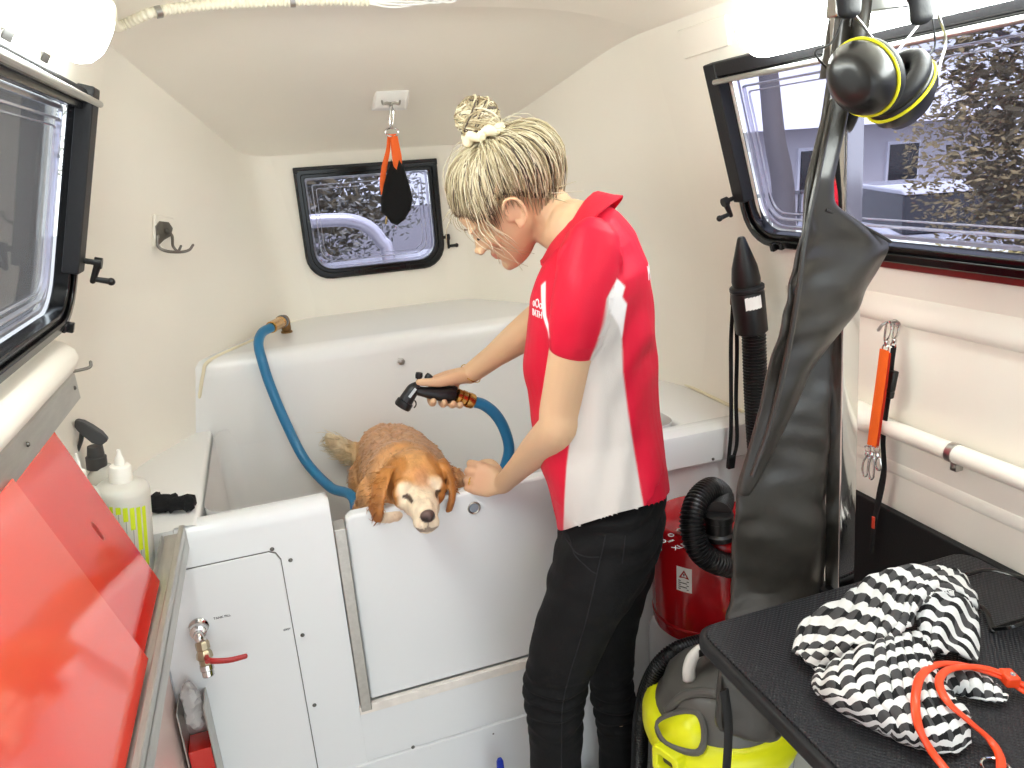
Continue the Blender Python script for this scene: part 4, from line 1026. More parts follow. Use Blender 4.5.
# --- hair: cap, strands drawn up to a bun, bun, scrunchie
M_hair = attr_mat('blond_hair', .45, bump=.2, bscale=90, spec=.5)
HC = V((-.008, 0, .118)); HRAD = V((.104, .079, .100))
line = [(.086, 0, .170), (.081, .03, .166), (.066, .055, .152), (.048, .066, .136), (.030, .071, .128), (.012, .0745, .138), (-.012, .0775, .146), (-.034, .074, .128), (-.05, .066, .098), (-.068, .05, .074), (-.085, .026, .062), (-.092, 0, .058)]
loop = line+[(x, -y, z) for x, y, z in line[-2:0:-1]]
loop = [V(p) for p in loop]
bunb = V((-.050, 0, .222))
def nd(p): q = p-HC; return V((q.x/HRAD.x, q.y/HRAD.y, q.z/HRAD.z))
def hpath(p0, n, lift, lat=0., end=None, curl=0.):
    a = nd(p0); b = nd((end or bunb)); la, lb = a.length, 1.08; an, bn = a.normalized(), b.normalized(); om = math.acos(max(-1, min(1, an.dot(bn)))); out = []
    for i in range(n+1):
        t = i/n; d = (an*math.sin((1-t)*om)+bn*math.sin(t*om))/max(1e-6, math.sin(om))
        rad = la*(1-t)+lb*t; rad += lift*math.sin(PI*min(1, t)**1.25)**1.2
        rad = max(rad, 1.03) if t > .12 else rad
        out.append(HC+V((d.x*HRAD.x, d.y*HRAD.y, d.z*HRAD.z))*rad)
    if om > .01: out[-1] = (end or bunb).copy()
    return out
def backness(p): return sstep(.03, -.06, p.x)
N = 12; LL = smooth_path(loop, 4, closed=True); mb = MB(); rings = [[] for _ in range(N+1)]
for p in LL:
    q = hpath(p, N, .03+.13*backness(p), end=bunb+V((p.x*.12+.005, p.y*.18, 0)))
    for k in range(N+1): rings[k].append(Hd(*q[k]))
mb.loft(rings[::-1]); hair = build('hair', mb, M_hair, person, smooth=180, origin=(C0.x, C0.y, 0))
H_L, H_M, H_D, H_R = lin('cdbf9b'), lin('a8966f'), lin('7f6746'), lin('4a3d30')
def hair_col(co):
    d = co+borg-EAR; x, y, z = d.dot(hf)/HS-.005, d.dot(hl)/HS+.07, d.dot(hu)/HS+.105
    k = min((V((x, y, z))-q).length for q in LL); c = mixc(H_R, H_M, sstep(.012, .05, k))
    return mixc(c, H_L, .5+.5*noise.noise(V((x*20, y*90, z*20)))) if k > .05 else c
paint(hair.data, hair_col)
rnd = random.Random(11); shades = [('ccc1a2', 30), ('b0a180', 28), ('88785a', 18), ('52453a', 11), ('dcd3ba', 13)]
SM = [mat('hair_strand_'+c, c, .42, spec=.5, bump=.0) for c, _ in shades]; wts = [w for _, w in shades]
mb = MB()
for k in range(2800):
    i = rnd.random()*len(LL); a, b = LL[int(i)], LL[(int(i)+1) % len(LL)]; p = a.lerp(b, i % 1); p = p+(p-HC)*rnd.uniform(-.03, .05)+V((0, 0, rnd.gauss(0, .004) if p.x < .045 else abs(rnd.gauss(0, .006))))
    inner = rnd.random()**1.6*.75; bk = backness(p)
    lift = .055+.17*bk+rnd.uniform(-.025, .06+.11*bk)
    q = hpath(p, 14, lift, end=bunb+V((p.x*.2+rnd.uniform(-.006, .006), p.y*.28+rnd.uniform(-.006, .006), rnd.uniform(-.006, .004))))
    s0 = int(inner*10); q = q[s0:]
    if len(q) < 4: continue
    q = [x+V((noise.noise(x*25+V((k, 0, 0)))*.004, noise.noise(x*25+V((0, k, 0)))*.004, noise.noise(x*25+V((0, 0, k)))*.003)) for x in q]
    pts = [Hd(*x) for x in q]; w = rnd.uniform(.0006, .0015)
    mb.tube(pts, [w*.45, w, w, w*.8], 5, m=rnd.choices(range(5), wts)[0])
# fine short hairs along the hairline
for k in range(420):
    i = rnd.random()*len(LL); p = LL[int(i)]; q = hpath(p, 12, .02+.05*rnd.random()); out = (p-HC).normalized(); b0 = p-(q[2]-p)*(rnd.uniform(.4, 1.6) if p.x < .045 else rnd.uniform(.0, .5))
    pts = [b0-out*.002, p+V((rnd.gauss(0, .002), rnd.gauss(0, .002), rnd.gauss(0, .002))), q[2]+out*.003, q[4]+out*.004]
    mb.tube([Hd(*x) for x in pts], [.0003, .0006, .0006, .0004], 4, m=rnd.choice((1, 2, 2, 3)))
# loose wisps at forehead, ear and nape, and flyaways
for k in range(45):
    i = rnd.random()*len(LL); p = LL[int(i)]; q = hpath(p, 10, .14+.20*backness(p)+rnd.uniform(0, .10)); d = V((rnd.gauss(0, 1), rnd.gauss(0, 1), rnd.gauss(0, 1))).normalized()*rnd.uniform(.006, .02)
    pts = [Hd(*(x+d*math.sin(PI*t/10))) for t, x in enumerate(q)]; mb.tube(pts, [.0003, .0006, .0005], 4, m=rnd.choice((0, 4)))
for base, n, out in (((.07, .052, .150), 7, ((.01, .012, -.03), (.006, .016, -.075), (-.012, .012, -.12))), ((.08, .01, .168), 14, ((.016, .004, -.012), (.022, .006, -.03), (.020, .004, -.046))), ((-.07, .045, .08), 7, ((-.022, .012, -.03), (-.045, .02, -.055), (-.065, .02, -.08))), ((.045, .066, .136), 10, ((.006, .008, -.03), (.002, .006, -.07), (.006, .0, -.10)))):
    for j in range(n):
        jt = V((rnd.gauss(0, .006), rnd.gauss(0, .005), rnd.gauss(0, .006))); sc = rnd.uniform(.5, 1.05); b0 = V(base)+jt
        mb.tube(smooth_path([Hd(*(hpath(b0, 10, .1)[2])), Hd(*b0)]+[Hd(*(b0+V(o)*sc+jt*.9*(i+1))) for i, o in enumerate(out)], 4), [.0007, .0009, .0004], 4, m=rnd.choice((0, 0, 1, 4)))
st = build('hair_strands', mb, SM, hair, smooth=180); st['kind'] = 'stuff'
# bun
dH = (Hd(*bunb)-CAM).dot(_F); bq = ray(478, 119); BC = CAM+bq*((dH-.01)/bq.dot(_F)); BR = rpx(45, BC)
bup = (BC-Hd(*bunb)).normalized(); b1 = bup.orthogonal().normalized(); b2 = bup.cross(b1)
mb = MB(); mb.ball(BC, (BR*.9, BR*.9, BR*.88), 24, 16, ax=(b1, b2, bup), m=1)
for k in range(260):
    tilt = rnd.gauss(0, .45); ph = rnd.random()*6.28; ax_ = (bup+b1*rnd.gauss(0, .55)+b2*rnd.gauss(0, .55)).normalized(); e1 = ax_.orthogonal().normalized(); e2 = ax_.cross(e1); off = rnd.uniform(-.85, .85); rr = math.sqrt(1-off*off)*BR*rnd.uniform(.9, 1.02); n_ = 16; sp = rnd.uniform(1.6, 3.6)
    pts = [BC+ax_*(off*BR*.92+.004*math.sin(ph+t))+(e1*math.cos(ph+t)+e2*math.sin(ph+t))*rr for t in [sp*i/n_ for i in range(n_+1)]]
    w = rnd.uniform(.0012, .0024); mb.tube(pts, [w*.4, w, w, w*.4], 5, m=rnd.choices(range(5), wts)[0])
build('hair_bun', mb, SM, hair, smooth=180)
sc0 = Hd(*bunb).lerp(BC, .28); mb = MB(); pts = []; rad = []
for i in range(96):
    t = 2*PI*i/96; k = 1+.05*math.sin(t*5)+.03*math.sin(t*8+1); pts.append(sc0+(b1*math.cos(t)+b2*math.sin(t))*BR*.80*k+bup*.004*math.sin(t*7)); rad.append(.0088+.0012*math.sin(t*13))
mb.tube(pts+[pts[0]], rad+[rad[0]], 10, caps=False); build('scrunchie', mb, mat('cream_satin', 'f0e6c4', .4), hair, smooth=180)
# ---------------------------------------------------------------- the dog
D_GOLD, D_WET, D_CREAM, D_DARK, D_PINK = lin('d0975c'), lin('c89a72'), lin('ead9bd'), lin('6e4322'), lin('c99a80')
dog = thing('dog', 'wet golden retriever standing in the bath with its chin on the door', 'dog', (.24, 1.8, .30))
M_coat = attr_mat('wet_coat', .42, bump=.5, bscale=130, stretch=(1, 1, .25), spec=.4, vary=.16)
def DP(x, y, Y): return at(x, y, Y=Y)
nose = DP(429, 517, 1.365); eyeL = DP(406.5, 495, 1.447); eyeR = DP(436.6, 490.5, 1.452)
emid = (eyeL+eyeR)/2; dlat = (eyeR-eyeL).normalized()
skull = DP(414, 478, 1.535); dmz = (nose-emid); dmz = (dmz-dlat*dmz.dot(dlat)).normalized()
dface = (nose-skull); dface = (dface-dlat*dface.dot(dlat)).normalized(); dup = dlat.cross(dface); 
if dup.z < 0: dup = -dup
db = MB()
def ell(c, rl, ru, rf, n=20): db.ball(c, (rl, ru, rf), 20, 12, ax=(dlat, dup, dface))
ell(skull, .073, .062, .078)
ell(skull+dface*.02-dup*.02, .070, .05, .07); ell(skull-dface*.050-dup*.008, .074, .058, .065)
# brow and stop, cheeks, muzzle, chin, flews
for e, s in ((eyeL, -1), (eyeR, 1)):
    ell(e+dup*.014-dface*.022, .021, .011, .018); ell(e-dup*.020-dface*.016, .024, .020, .026); ell(e-dup*.002-dface*.014+dlat*s*.008, .020, .018, .016)
rings = []
for t, w, h, dz in ((-.02, .046, .042, .002), (.02, .040, .037, .0), (.05, .034, .031, -.002), (.075, .031, .028, -.004), (.092, .027, .024, -.005), (.103, .018, .017, -.004)):
    base = skull.lerp(nose, 0)+dface*.052-dup*.018; tip = nose-dup*.010-dface*.016
    u = (t+.02)/.123; c = base.lerp(tip, u)
    rings.append([c+dlat*(w*math.copysign(abs(math.cos(a))**.85, math.cos(a)))+dup*(h*math.sin(a)) for a in [2*PI*i/20 for i in range(20)]])
db.loft(rings)
for s in (-1, 1): ell(nose-dup*.024-dface*.022+dlat*s*.013, .016, .019, .022)
ell(nose-dup*.040-dface*.036, .022, .011, .032)
ell(nose-dface*.006, .0165, .0125, .012)
# neck, chest, trunk, legs, tail
ch = DP(408, 505, 1.62); 
spine = [skull-dface*.03-dup*.02, V((.235, 1.60, .80)), V((.250, 1.68, .740)), V((.262, 1.80, .722)), V((.255, 1.90, .722)), V((.225, 1.975, .70))]
P = smooth_path(spine, 5); R = [.070, .090, .108, .110, .104, .072]; R = lerp_list(R, len(P)); F_ = frames(P, V((0, 0, 1)))
rings = []
for p, r, (t, a, b) in zip(P, R, F_):
    rings.append([p+b*(r*1.05*math.cos(x))+a*(r*(1.12 if math.sin(x) > 0 else 1.35)*math.sin(x)) for x in [2*PI*i/28 for i in range(28)]])
db.loft(rings)
db.ball(V((.24, 1.625, .70)), (.105, .07, .14)); db.ball(V((.24, 1.95, .70)), (.09, .075, .13)); db.ball(DP(378, 497, 1.60), (.05, .05, .06)); db.ball(DP(450, 490, 1.61), (.045, .05, .06))
for x, y, fr in ((.165, 1.64, 1), (.325, 1.64, 1), (.195, 1.92, 0), (.30, 1.93, 0)):
    if fr: q = [(x, y, .72), (x, y-.01, .60), (x, y, .47), (x, y-.005, .37), (x, y-.015, .338), (x, y-.035, .331)]; r = [.055, .046, .033, .027, .030, .026]
    else: q = [(x, y-.03, .70), (x, y-.05, .58), (x, y+.03, .47), (x, y+.04, .43), (x, y+.005, .37), (x, y-.02, .338), (x, y-.06, .331)]; r = [.068, .055, .038, .030, .026, .029, .025]
    db.tube(smooth_path(q, 5), r, 14, dome=True)
tl = smooth_path([V((.20, 1.985, .72)), DP(366, 457, 1.985), DP(350, 453, 1.98), DP(338, 445, 1.97), DP(329, 438, 1.96)], 5); db.tube(tl, [.032, .036, .034, .026, .012], 14, dome=True)
# front paw tucked up beside the chin
pw = DP(389, 512, 1.490); db.ball(pw, (.044, .036, .022)); 
# ears
EARS = []
for pts, wds in (([(389, 467, 1.510), (382, 479, 1.492), (378, 494, 1.472), (376.5, 508, 1.452), (377, 522, 1.446)], [.018, .026, .027, .021, .007]), ([(443, 460, 1.520), (449.5, 472, 1.502), (452.5, 486, 1.480), (452, 499, 1.456), (449.5, 512, 1.447)], [.018, .025, .026, .020, .007])):
    Pp = smooth_path([DP(*p) for p in pts], 4); EARS.append(Pp); W = lerp_list(wds, len(Pp)); rings = []
    oc = (Pp[0]-skull); s = 1 if oc.dot(dlat) > 0 else -1
    for p, w in zip(Pp, W):
        e1 = (dface*.75-dlat*s*.25).normalized(); n1 = (dlat*s+dface*.45).normalized(); e1 = (n1.cross(V((0, 0, 1)))).normalized()
        rings.append([p+e1*(w*math.cos(x))+n1*(.0085*math.sin(x)) for x in [2*PI*i/16 for i in range(16)]])
    db.loft(rings)
do = build('body', db, M_coat, dog, origin=(.24, 1.8, .30)); me = remesh(do, .0034, 7, .5); DO = V((.24, 1.8, .30))
def dog_col(p):
    d = p-skull; l, u, f = d.dot(dlat), d.dot(dup), d.dot(dface); n = noise.noise(p*26)
    tail_t = min((p-q).length for q in tl[6:])
    tk_ = sstep(.19, .14, p.x)*sstep(.07, .045, tail_t) if p.y > 1.9 else 0
    if tk_ > .98: return mixc(lin('cdb48c'), lin('dccdae'), .5+n)
    head = sstep(-.05, -.02, f)*(1 if d.length < .30 else 0)*sstep(.115, .085, abs(l))
    if (p-pw).length < .050 and p.z < pw.z+.02: return mixc(D_CREAM, D_PINK, .35+.4*n)
    c = mixc(D_WET, D_PINK, .15+.6*n) if p.z > .78 and p.y > 1.62 else mixc(D_WET, D_GOLD, .5+.8*n)
    if p.z < .6: c = mixc(c, D_CREAM, .4)
    c = mixc(c, lin('cdb48c'), tk_)
    if head:
        hc = mixc(D_GOLD, lin('dda569'), .5+.9*n)
        # cream mask: muzzle, around the eyes, brow marks, cheeks
        k = max(sstep(.058, .082, f+.010*n), sstep(.030, .050, f)*sstep(.004, -.016, u-.006*n)); k *= sstep(.064, .052, abs(l))
        for e in (eyeL, eyeR):
            q = p-e; a, b = q.dot(dlat), q.dot(dup); s = -1 if e is eyeL else 1
            k = max(k, .6*sstep(.021, .010, math.hypot(a*.75-s*.002, (b-.007)*1.15)))
        rust = sstep(.022, .008, math.hypot(l, 0))*sstep(.105, .07, f)*sstep(-.01, .012, u+.02)
        hc = mixc(hc, D_CREAM, k); hc = mixc(hc, lin('c48a5e'), .75*rust*sstep(.03, .06, f))
        c = mixc(c, hc, head)
    for E_ in EARS:
        j = min(range(len(E_)), key=lambda q_: (E_[q_]-p).length); dd_ = (E_[j]-p).length
        if dd_ < .045: c = mixc(c, mixc(lin('bd7f40'), lin('9a6030'), j/len(E_)+.5*n), sstep(.045, .036, dd_))
    q = p-nose; a, b, f2 = q.dot(dlat), q.dot(dup), q.dot(dface)
    if math.hypot(a/1.25, b+.001) < .0135 and f2 > -.012: c = mixc(lin('5d4a45'), lin('2a2120'), sstep(.010, .005, math.hypot(abs(a)-.0085, b+.004)))
    elif abs(b+.033) < .006 and abs(a) < .024 and f2 > -.05: c = mixc(c, lin('5b4440'), .7)
    elif abs(a) < .002 and -.034 < b < -.010 and f2 > -.02: c = mixc(c, lin('5b4440'), .6)
    for e in (eyeL, eyeR):
        q = p-e; r = math.hypot(q.dot(dlat)*.80, (q.dot(dup)+.002)*1.75)
        if q.length < .03: c = mixc(c, lin('3a2a22'), .95*sstep(.0095, .0070, r))
    return c
NRM = [v.normal.copy() for v in me.vertices]; C_ = []
for v, n in zip(me.vertices, NRM):
    p = v.co+DO; hd = (p-skull).length
    k = sstep(.085, .13, hd); a = .0046*noise.noise(V((p.x*50, p.y*13, p.z*13)))+.0030*noise.noise(V((p.x*90, p.y*40, p.z*30)))
    back = sstep(.78, .82, p.z)*sstep(1.64, 1.7, p.y); a -= .006*back*math.exp(-((p.x-.252-.006*math.sin(p.y*30))/.006)**2)
    v.co += n*(a*k+.0010*(1-k)*noise.noise(p*70)*(0 if (p-nose).length < .02 else 1))
me.update()
paint(me, lambda co: dog_col(co+DO))
for e, s in ((eyeL, -1), (eyeR, 1)):
    mb = MB(); mb.ball(e-dface*.0085-dup*.003, .0100, 16, 12); build('eye', mb, mat('dog_eye', '120c09', .06, coat=.8), dog, smooth=180)
# coat: short wet locks following the lie of the fur
def fur(parent, ob, org, n, lenfn, dirfn, colfn, m, w=.0011, lift=.3, seed=4):
    me = ob.data; rnd = random.Random(seed); polys = me.polygons; N_ = len(polys); mb = MB(); cols = []; V_ = me.vertices; got = 0; tries = 0
    while got < n and tries < n*30:
        tries += 1; pl = polys[rnd.randrange(N_)]; c = pl.center+org; L = lenfn(c)
        if L <= 0: continue
        nn = pl.normal; d = dirfn(c, nn); d = (d-nn*d.dot(nn))
        if d.length < 1e-4: continue
        d = d.normalized(); sd = nn.cross(d); L *= rnd.uniform(.6, 1.3); d = (d+sd*rnd.gauss(0, .22)).normalized(); ww = w*rnd.uniform(.6, 1.5); b = c-nn*.0012
        col = mixc(colfn(c), (0, 0, 0), 0); k = rnd.uniform(.72, 1.22); col = tuple(min(1, x*k) for x in col)
        pts = [b, b+d*L*.5+nn*L*lift*.6, b+d*L+nn*L*lift*.55]
        base = len(mb.v)
        mb.add([pts[0]+sd*ww, pts[0]-sd*ww, pts[0]+nn*ww*.8, pts[1]+sd*ww*.8, pts[1]-sd*ww*.8, pts[1]+nn*ww*.8, pts[2]], [(0, 1, 4, 3), (1, 2, 5, 4), (2, 0, 3, 5), (3, 4, 6), (4, 5, 6), (5, 3, 6)])
        cols += [col]*7; got += 1
    o = build('fur', mb, m, parent, smooth=180, origin=org); a = o.data.color_attributes.new('col', 'FLOAT_COLOR', 'POINT'); buf = []
    for c in cols: buf += [c[0], c[1], c[2], 1]
    if len(buf) == 4*len(o.data.vertices): a.data.foreach_set('color', buf)
    o['kind'] = 'stuff'; return o
M_fur = attr_mat('fur_locks', .42, spec=.4)
def flen(p):
    d = p-skull; f = d.dot(dface)
    if (p-nose).length < .022: return 0
    if min((p-eyeL).length, (p-eyeR).length) < .016: return 0
    if p.x < .165 and p.y > 1.92 and p.z > .66: return .030
    if d.length < .27 and f > .02 and abs(d.dot(dlat)) < .07: return .0048
    if d.length < .15: return .010 if abs(d.dot(dlat)) < .07 else .016
    return (.012 if p.z > .78 else .019) if p.z > .55 else 0
def fdirf(p, n):
    d = p-skull
    if d.length < .14 and abs(d.dot(dlat)) < .07: return (-dface*1.2+dup*.5+dlat*d.dot(dlat)*6)
    if p.x < .165 and p.y > 1.92: return V((-1, -.1, .1))
    return V(((p.x-.25)*9, .5, -.9+.5*noise.noise(p*20)))
fur(do, do, DO, 5200, flen, fdirf, dog_col, M_fur)
# ---------------------------------------------------------------- spray nozzle, blue hose, deck fitting
M_brass2 = mat('bright_brass', 'c99a55', .25, 1., vary=.1, vscale=80)
M_hose = mat('blue_hose', '1f72a0', .3, coat=.25, bump=.06, bscale=200)
nz = thing('spray_nozzle', 'black garden spray nozzle with brass couplings held in her right hand', 'nozzle', (HB_.x, HB_.y, HB_.z-.05))
M_nz = mat('nozzle_black', '17171a', .35, bump=.1, bscale=300)
def NZ(x, y, o=0): return at(x, y, Y=YN+o)
h0, h1 = NZ(455, 394.5), NZ(414, 390)
rings = []
for t, rv, rh in ((0, .0125, .013), (.08, .0155, .015), (.3, .0165, .016), (.55, .0145, .015), (.8, .0110, .0125), (1.0, .0105, .012), (1.08, .010, .0115)):
    c = h0.lerp(h1, t)+hup*(-.003*math.sin(t*PI)); rings.append([c+hup*(rv*math.sin(a))+hn*(rh*math.cos(a)) for a in [2*PI*i/18 for i in range(18)]])
mb = MB(); mb.loft(rings); 
e0, e1, e2 = NZ(416, 386), NZ(410, 394), NZ(404.5, 403)
mb.tube(smooth_path([NZ(419, 385), e0.lerp(e1, .4), e1, e2], 5), [.010, .0145, .0150, .0165], 18); build('handle', mb, M_nz, nz, smooth=60)
dd = (e2-e1).normalized(); mb = MB(); mb.lathe([(.015, -.006), (.019, -.004), (.0195, .008), (.0175, .012), (.010, .0125), (.009, .009)], e2, dd, 20); 
build('spray_head', mb, M_black, nz)
mb = MB(); mb.tube(smooth_path([NZ(413, 400), NZ(415.5, 401.5), NZ(416, 405), NZ(414, 408)], 5), .0016, 8); build('hook', mb, M_black, nz)
mb = MB(); mb.tube([h0+hup*.014, h0.lerp(h1, .5)+hup*.021, h0.lerp(h1, .8)+hup*.016], [.005, .0055, .004], 10, dome=True); build('trigger', mb, M_black, nz)
mb = MB()
for a, b in (((418, 384), (419, 375.5)), ((423.5, 384), (428.5, 377))):
    p, q = NZ(*a), NZ(*b); d = (q-p).normalized(); mb.lathe([(.004, 0), (.004, .012), (.0075, .013), (.0085, .020), (.0075, .026), (.003, .027)], p, d, 14)
explode(build('flow_knob', mb, M_black, nz))
mb = MB(); x1 = (e0-e1).normalized(); c = e0.lerp(e1, .85)+hn*.0155; mb.obox(c, (x1, hn.cross(x1), hn), (.012, .003, .0006)); build('printed_badge', mb, M_steel, nz)
hd_ = (NZ(474, 402)-NZ(455, 394.5)).normalized(); p = NZ(456, 395)
mb = MB(); mb.lathe([(.012, 0), (.0165, .002), (.0165, .010), (.014, .012), (.0175, .014), (.0175, .024), (.013, .026)], p, hd_, 12); build('coupling', mb, M_brass2, nz)
mb = MB(); mb.lathe([(.0115, .026), (.0175, .028), (.0185, .034), (.0175, .044), (.0145, .047), (.012, .047)], p, hd_, 12); build('coupling', mb, M_brass2, nz)
hs_ = p+hd_*.042
pts = [hs_, NZ(484, 405), NZ(496, 415), NZ(505, 431), NZ(509, 450, .0), NZ(504, 470, .0), at(496, 492, Y=1.57), V((.47, 1.56, .60)), V((.475, 1.55, .42)), V((.42, 1.545, .345)), V((.30, 1.545, .335)), V((.16, 1.56, .345)), V((.07, 1.62, .40)), V((.075, 1.68, .54)), at(355, 503, Y=1.74), at(330, 487, Y=1.85), at(305, 460, Y=1.94), at(285, 421, Y=1.99), at(270, 385, Y=2.015), at(262, 360, Y=2.03), at(258.5, 344, Y=2.06), at(262, 333, Y=2.10), at(271, 327.5, Y=2.13)]
mb = MB(); mb.tube(smooth_path(pts, 10), .0132, 14); hose = build('water_hose', mb, M_hose, smooth=180)
tag(hose, 'blue water hose looping from the brass deck elbow down into the bath', 'hose')
fx = at(287, 333, Z=1.051); ft = thing('hose_fitting', 'brass elbow fitting on the white rear deck feeding the blue hose', 'fitting', fx)
q0 = at(271, 327.5, Y=2.13); top = V((fx.x, fx.y, 1.091)); hd2 = (q0-top); hd2 = V((hd2.x, hd2.y, hd2.z)).normalized()
mb = MB(); mb.lathe([(.017, 0), (.017, .006), (.013, .009), (.014, .014), (.014, .024)], fx, (0, 0, 1), 14); mb.tube(smooth_path([fx+V((0, 0, .02)), top+V((0, 0, -.008)), top+hd2*.008+V((0, 0, .002)), top+hd2*.022], 5), [.013, .0145, .0145, .013], 16); mb.lathe([(.015, .016), (.017, .018), (.017, .026), (.014, .028)], top, hd2, 12); build('elbow', mb, mat('old_brass', '8c6a42', .4, 1., vary=.2, vscale=60), ft)
mb = MB(); mb.lathe([(.0165, .028), (.019, .030), (.019, .042), (.0165, .044)], top, hd2, 16); build('collar', mb, mat('grey_collar', '5c6066', .5), ft)
mb = MB(); L2 = (q0-top).length; mb.lathe([(.0145, .044), (.0175, .046), (.0175, .058), (.0145, .060), (.0165, .062), (.0165, L2-.002), (.0145, L2)], top, hd2, 12); build('coupling', mb, M_brass2, ft)
# ---------------------------------------------------------------- right side: table and what lies on it
TZ = .80
M_mat_ = mat('rubber_mat', '232326', .40, spec=.4)
nt = M_mat_.node_tree; L = nt.links; b_ = nt.nodes['Principled BSDF']; tc = nt.nodes.new('ShaderNodeTexCoord')
wv = []
for rot in (.785, -.785):
    mp = nt.nodes.new('ShaderNodeMapping'); mp.inputs['Rotation'].default_value = (0, 0, rot); L.new(tc.outputs['Object'], mp.inputs['Vector'])
    w = nt.nodes.new('ShaderNodeTexWave'); w.inputs['Scale'].default_value = 62; w.bands_direction = 'X'; L.new(mp.outputs[0], w.inputs['Vector']); wv.append(w)
mu = nt.nodes.new('ShaderNodeMath'); mu.operation = 'MULTIPLY'; L.new(wv[0].outputs['Fac'], mu.inputs[0]); L.new(wv[1].outputs['Fac'], mu.inputs[1])
bp = nt.nodes.new('ShaderNodeBump'); bp.inputs['Strength'].default_value = .6; bp.inputs['Distance'].default_value = .002; L.new(mu.outputs[0], bp.inputs['Height']); L.new(bp.outputs['Normal'], b_.inputs['Normal'])
tb_ = thing('grooming_table', 'black textured grooming table fixed along the right wall', 'table', (.82, .53, .5))
def slab(x0, x1, y0, y1, z0, z1, r): return [V(((x0+x1)/2+a, (y0+y1)/2+b, z0)) for a, b in rrect(x1-x0, y1-y0, r, 6)]
mb = MB(); mb.prism(slab(.531, 1.078, .12, .850, TZ-.028, TZ-.004, .035), (0, 0, .024)); build('table_top', mb, M_rubber, tb_, bevel=.006, bseg=3)
mb = MB(); mb.prism(slab(.541, 1.071, .127, .843, TZ-.006, TZ, .03), (0, 0, .006)); build('mat', mb, M_mat_, tb_, bevel=.002)
mb = MB(); mb.box((.60, .18, TZ-.05), (.63, .80, TZ-.028)); mb.box((.60, .18, TZ-.05), (1.07, .21, TZ-.028)); mb.box((.60, .77, TZ-.05), (1.07, .80, TZ-.028)); build('frame', mb, M_blackm, tb_)
for y in (.30, .72):
    mb = MB(); mb.prism([(1.072, y, TZ-.05), (.75, y, TZ-.05), (1.072, y, .5)], (0, .02, 0)); build('bracket', mb, M_blackm, tb_)
# steel grooming post with its cross arm
ps = thing('grooming_post', 'square chrome grooming post rising at the back edge of the table', 'post', (.835, .868, TZ-.05))
pc = at(842, 575, Z=TZ); px_, py_ = .835, .872
pt_ = at(851, 8, Y=.872); mb = MB(); mb.prism([V((px_+a, py_+b, TZ-.06)) for a, b in rrect(.032, .034, .003, 3)], (pt_.x-.004-px_, 0, 1.655-TZ+.06)); build('post', mb, M_chrome, ps, smooth=30)
a0, a1 = at(831, 10, Y=.865), at(960, -6, Y=.835); d = (a1-a0).normalized(); up_ = V((0, 0, 1)); sd = d.cross(up_).normalized()
mb = MB(); mb.obox((a0+a1)/2+V((0, 0, .004)), (d, sd, up_), ((a1-a0).length/2, .012, .013)); build('cross_arm', mb, M_steel, ps, bevel=.002)
mb = MB(); mb.box((px_-.03, .848, TZ-.07), (px_+.03, .905, TZ-.03)); mb.tube([(px_, .895, TZ-.05), (px_, .93, TZ-.05)], .008, 10); build('clamp', mb, M_blackm, ps, bevel=.003)
# long folded black apron hung by its neck strap
M_vinyl = mat('black_vinyl', '302d28', .32, spec=.8, bump=.3, bscale=30, vary=.1, vscale=8)
YA = .895
ap = thing('apron', 'long folded black vinyl apron hanging by its strap from the chrome post', 'apron', at(762, 736, Y=YA))
def drape(rows, Yf, thick, n=36, ph=0., amp=.012, lobes=3.2, crease=.007):
    R = []; dn_ = []
    for r0, r1 in zip(rows, rows[1:]):
        m_ = max(1, int((r1[0]-r0[0])/7)); g0, g1 = list(r0)+[0]*(4-len(r0)), list(r1)+[0]*(4-len(r1))
        dn_ += [[a+(b-a)*i/m_ for a, b in zip(g0, g1)] for i in range(m_)]
    dn_.append(list(rows[-1])+[0]*(4-len(rows[-1])))
    for k, (y, xl, xr, *yy) in enumerate(dn_):
        Y_ = Yf+(yy[0] if yy else 0); A, B = at(xl, y, Y=Y_), at(xr, y, Y=Y_); c = (A+B)/2; h = (B-A)/2; dn = V((0, 1, 0)); ring = []
        for i in range(n):
            t = 2*PI*i/n; ca, sa = math.cos(t), math.sin(t)
            w = amp*math.sin(ca*lobes+ph+y*.006)*sstep(.05, .3, h.length*6)
            ring.append(c+h*math.copysign(abs(ca)**.8, ca)+dn*(thick*math.copysign(abs(sa)**.8, sa)+w+.004*sstep(.02, .05, h.length)*noise.noise(V((ca*2+ph, y*.02, 0)))+crease*sstep(.02, .07, h.length)*noise.noise(V((ca*1.3+ph+y*.012, y*.055, 3)))))
        R.append(ring)
    return R
rowsB = [(318, 800, 824), (345, 788, 829), (400, 770, 829), (450, 752, 828), (490, 738, 827), (530, 735, 827), (575, 735, 826), (605, 733, 825), (650, 724, 818), (700, 719, 803), (728, 718, 794), (737, 722, 788)]
mb = MB(); mb.loft((drape(rowsB, YA+.005, .016, ph=.4, amp=.009))); build('skirt', mb, M_vinyl, ap, smooth=75, sub=1)
rowsA = [(12, 836, 860, .035), (30, 834, 859, .035), (60, 830, 856, .03), (120, 821, 846, .02), (180, 806, 833, .0), (203, 803, 834), (210, 802, 842), (222, 800, 862), (234, 797, 880), (243, 795, 893), (254, 793, 889), (275, 790, 878), (300, 785, 866, .004), (322, 779, 851, .01), (345, 774, 832, .016), (372, 768, 812, .022), (410, 760, 795, .03), (450, 749, 775, .036), (482, 739, 757, .04), (496, 737, 748, .044)]
mb = MB(); mb.loft(drape(rowsA, YA-.068, .008, ph=1.7, amp=.006, lobes=4)); build('bib', mb, M_vinyl, ap, smooth=75, sub=1)
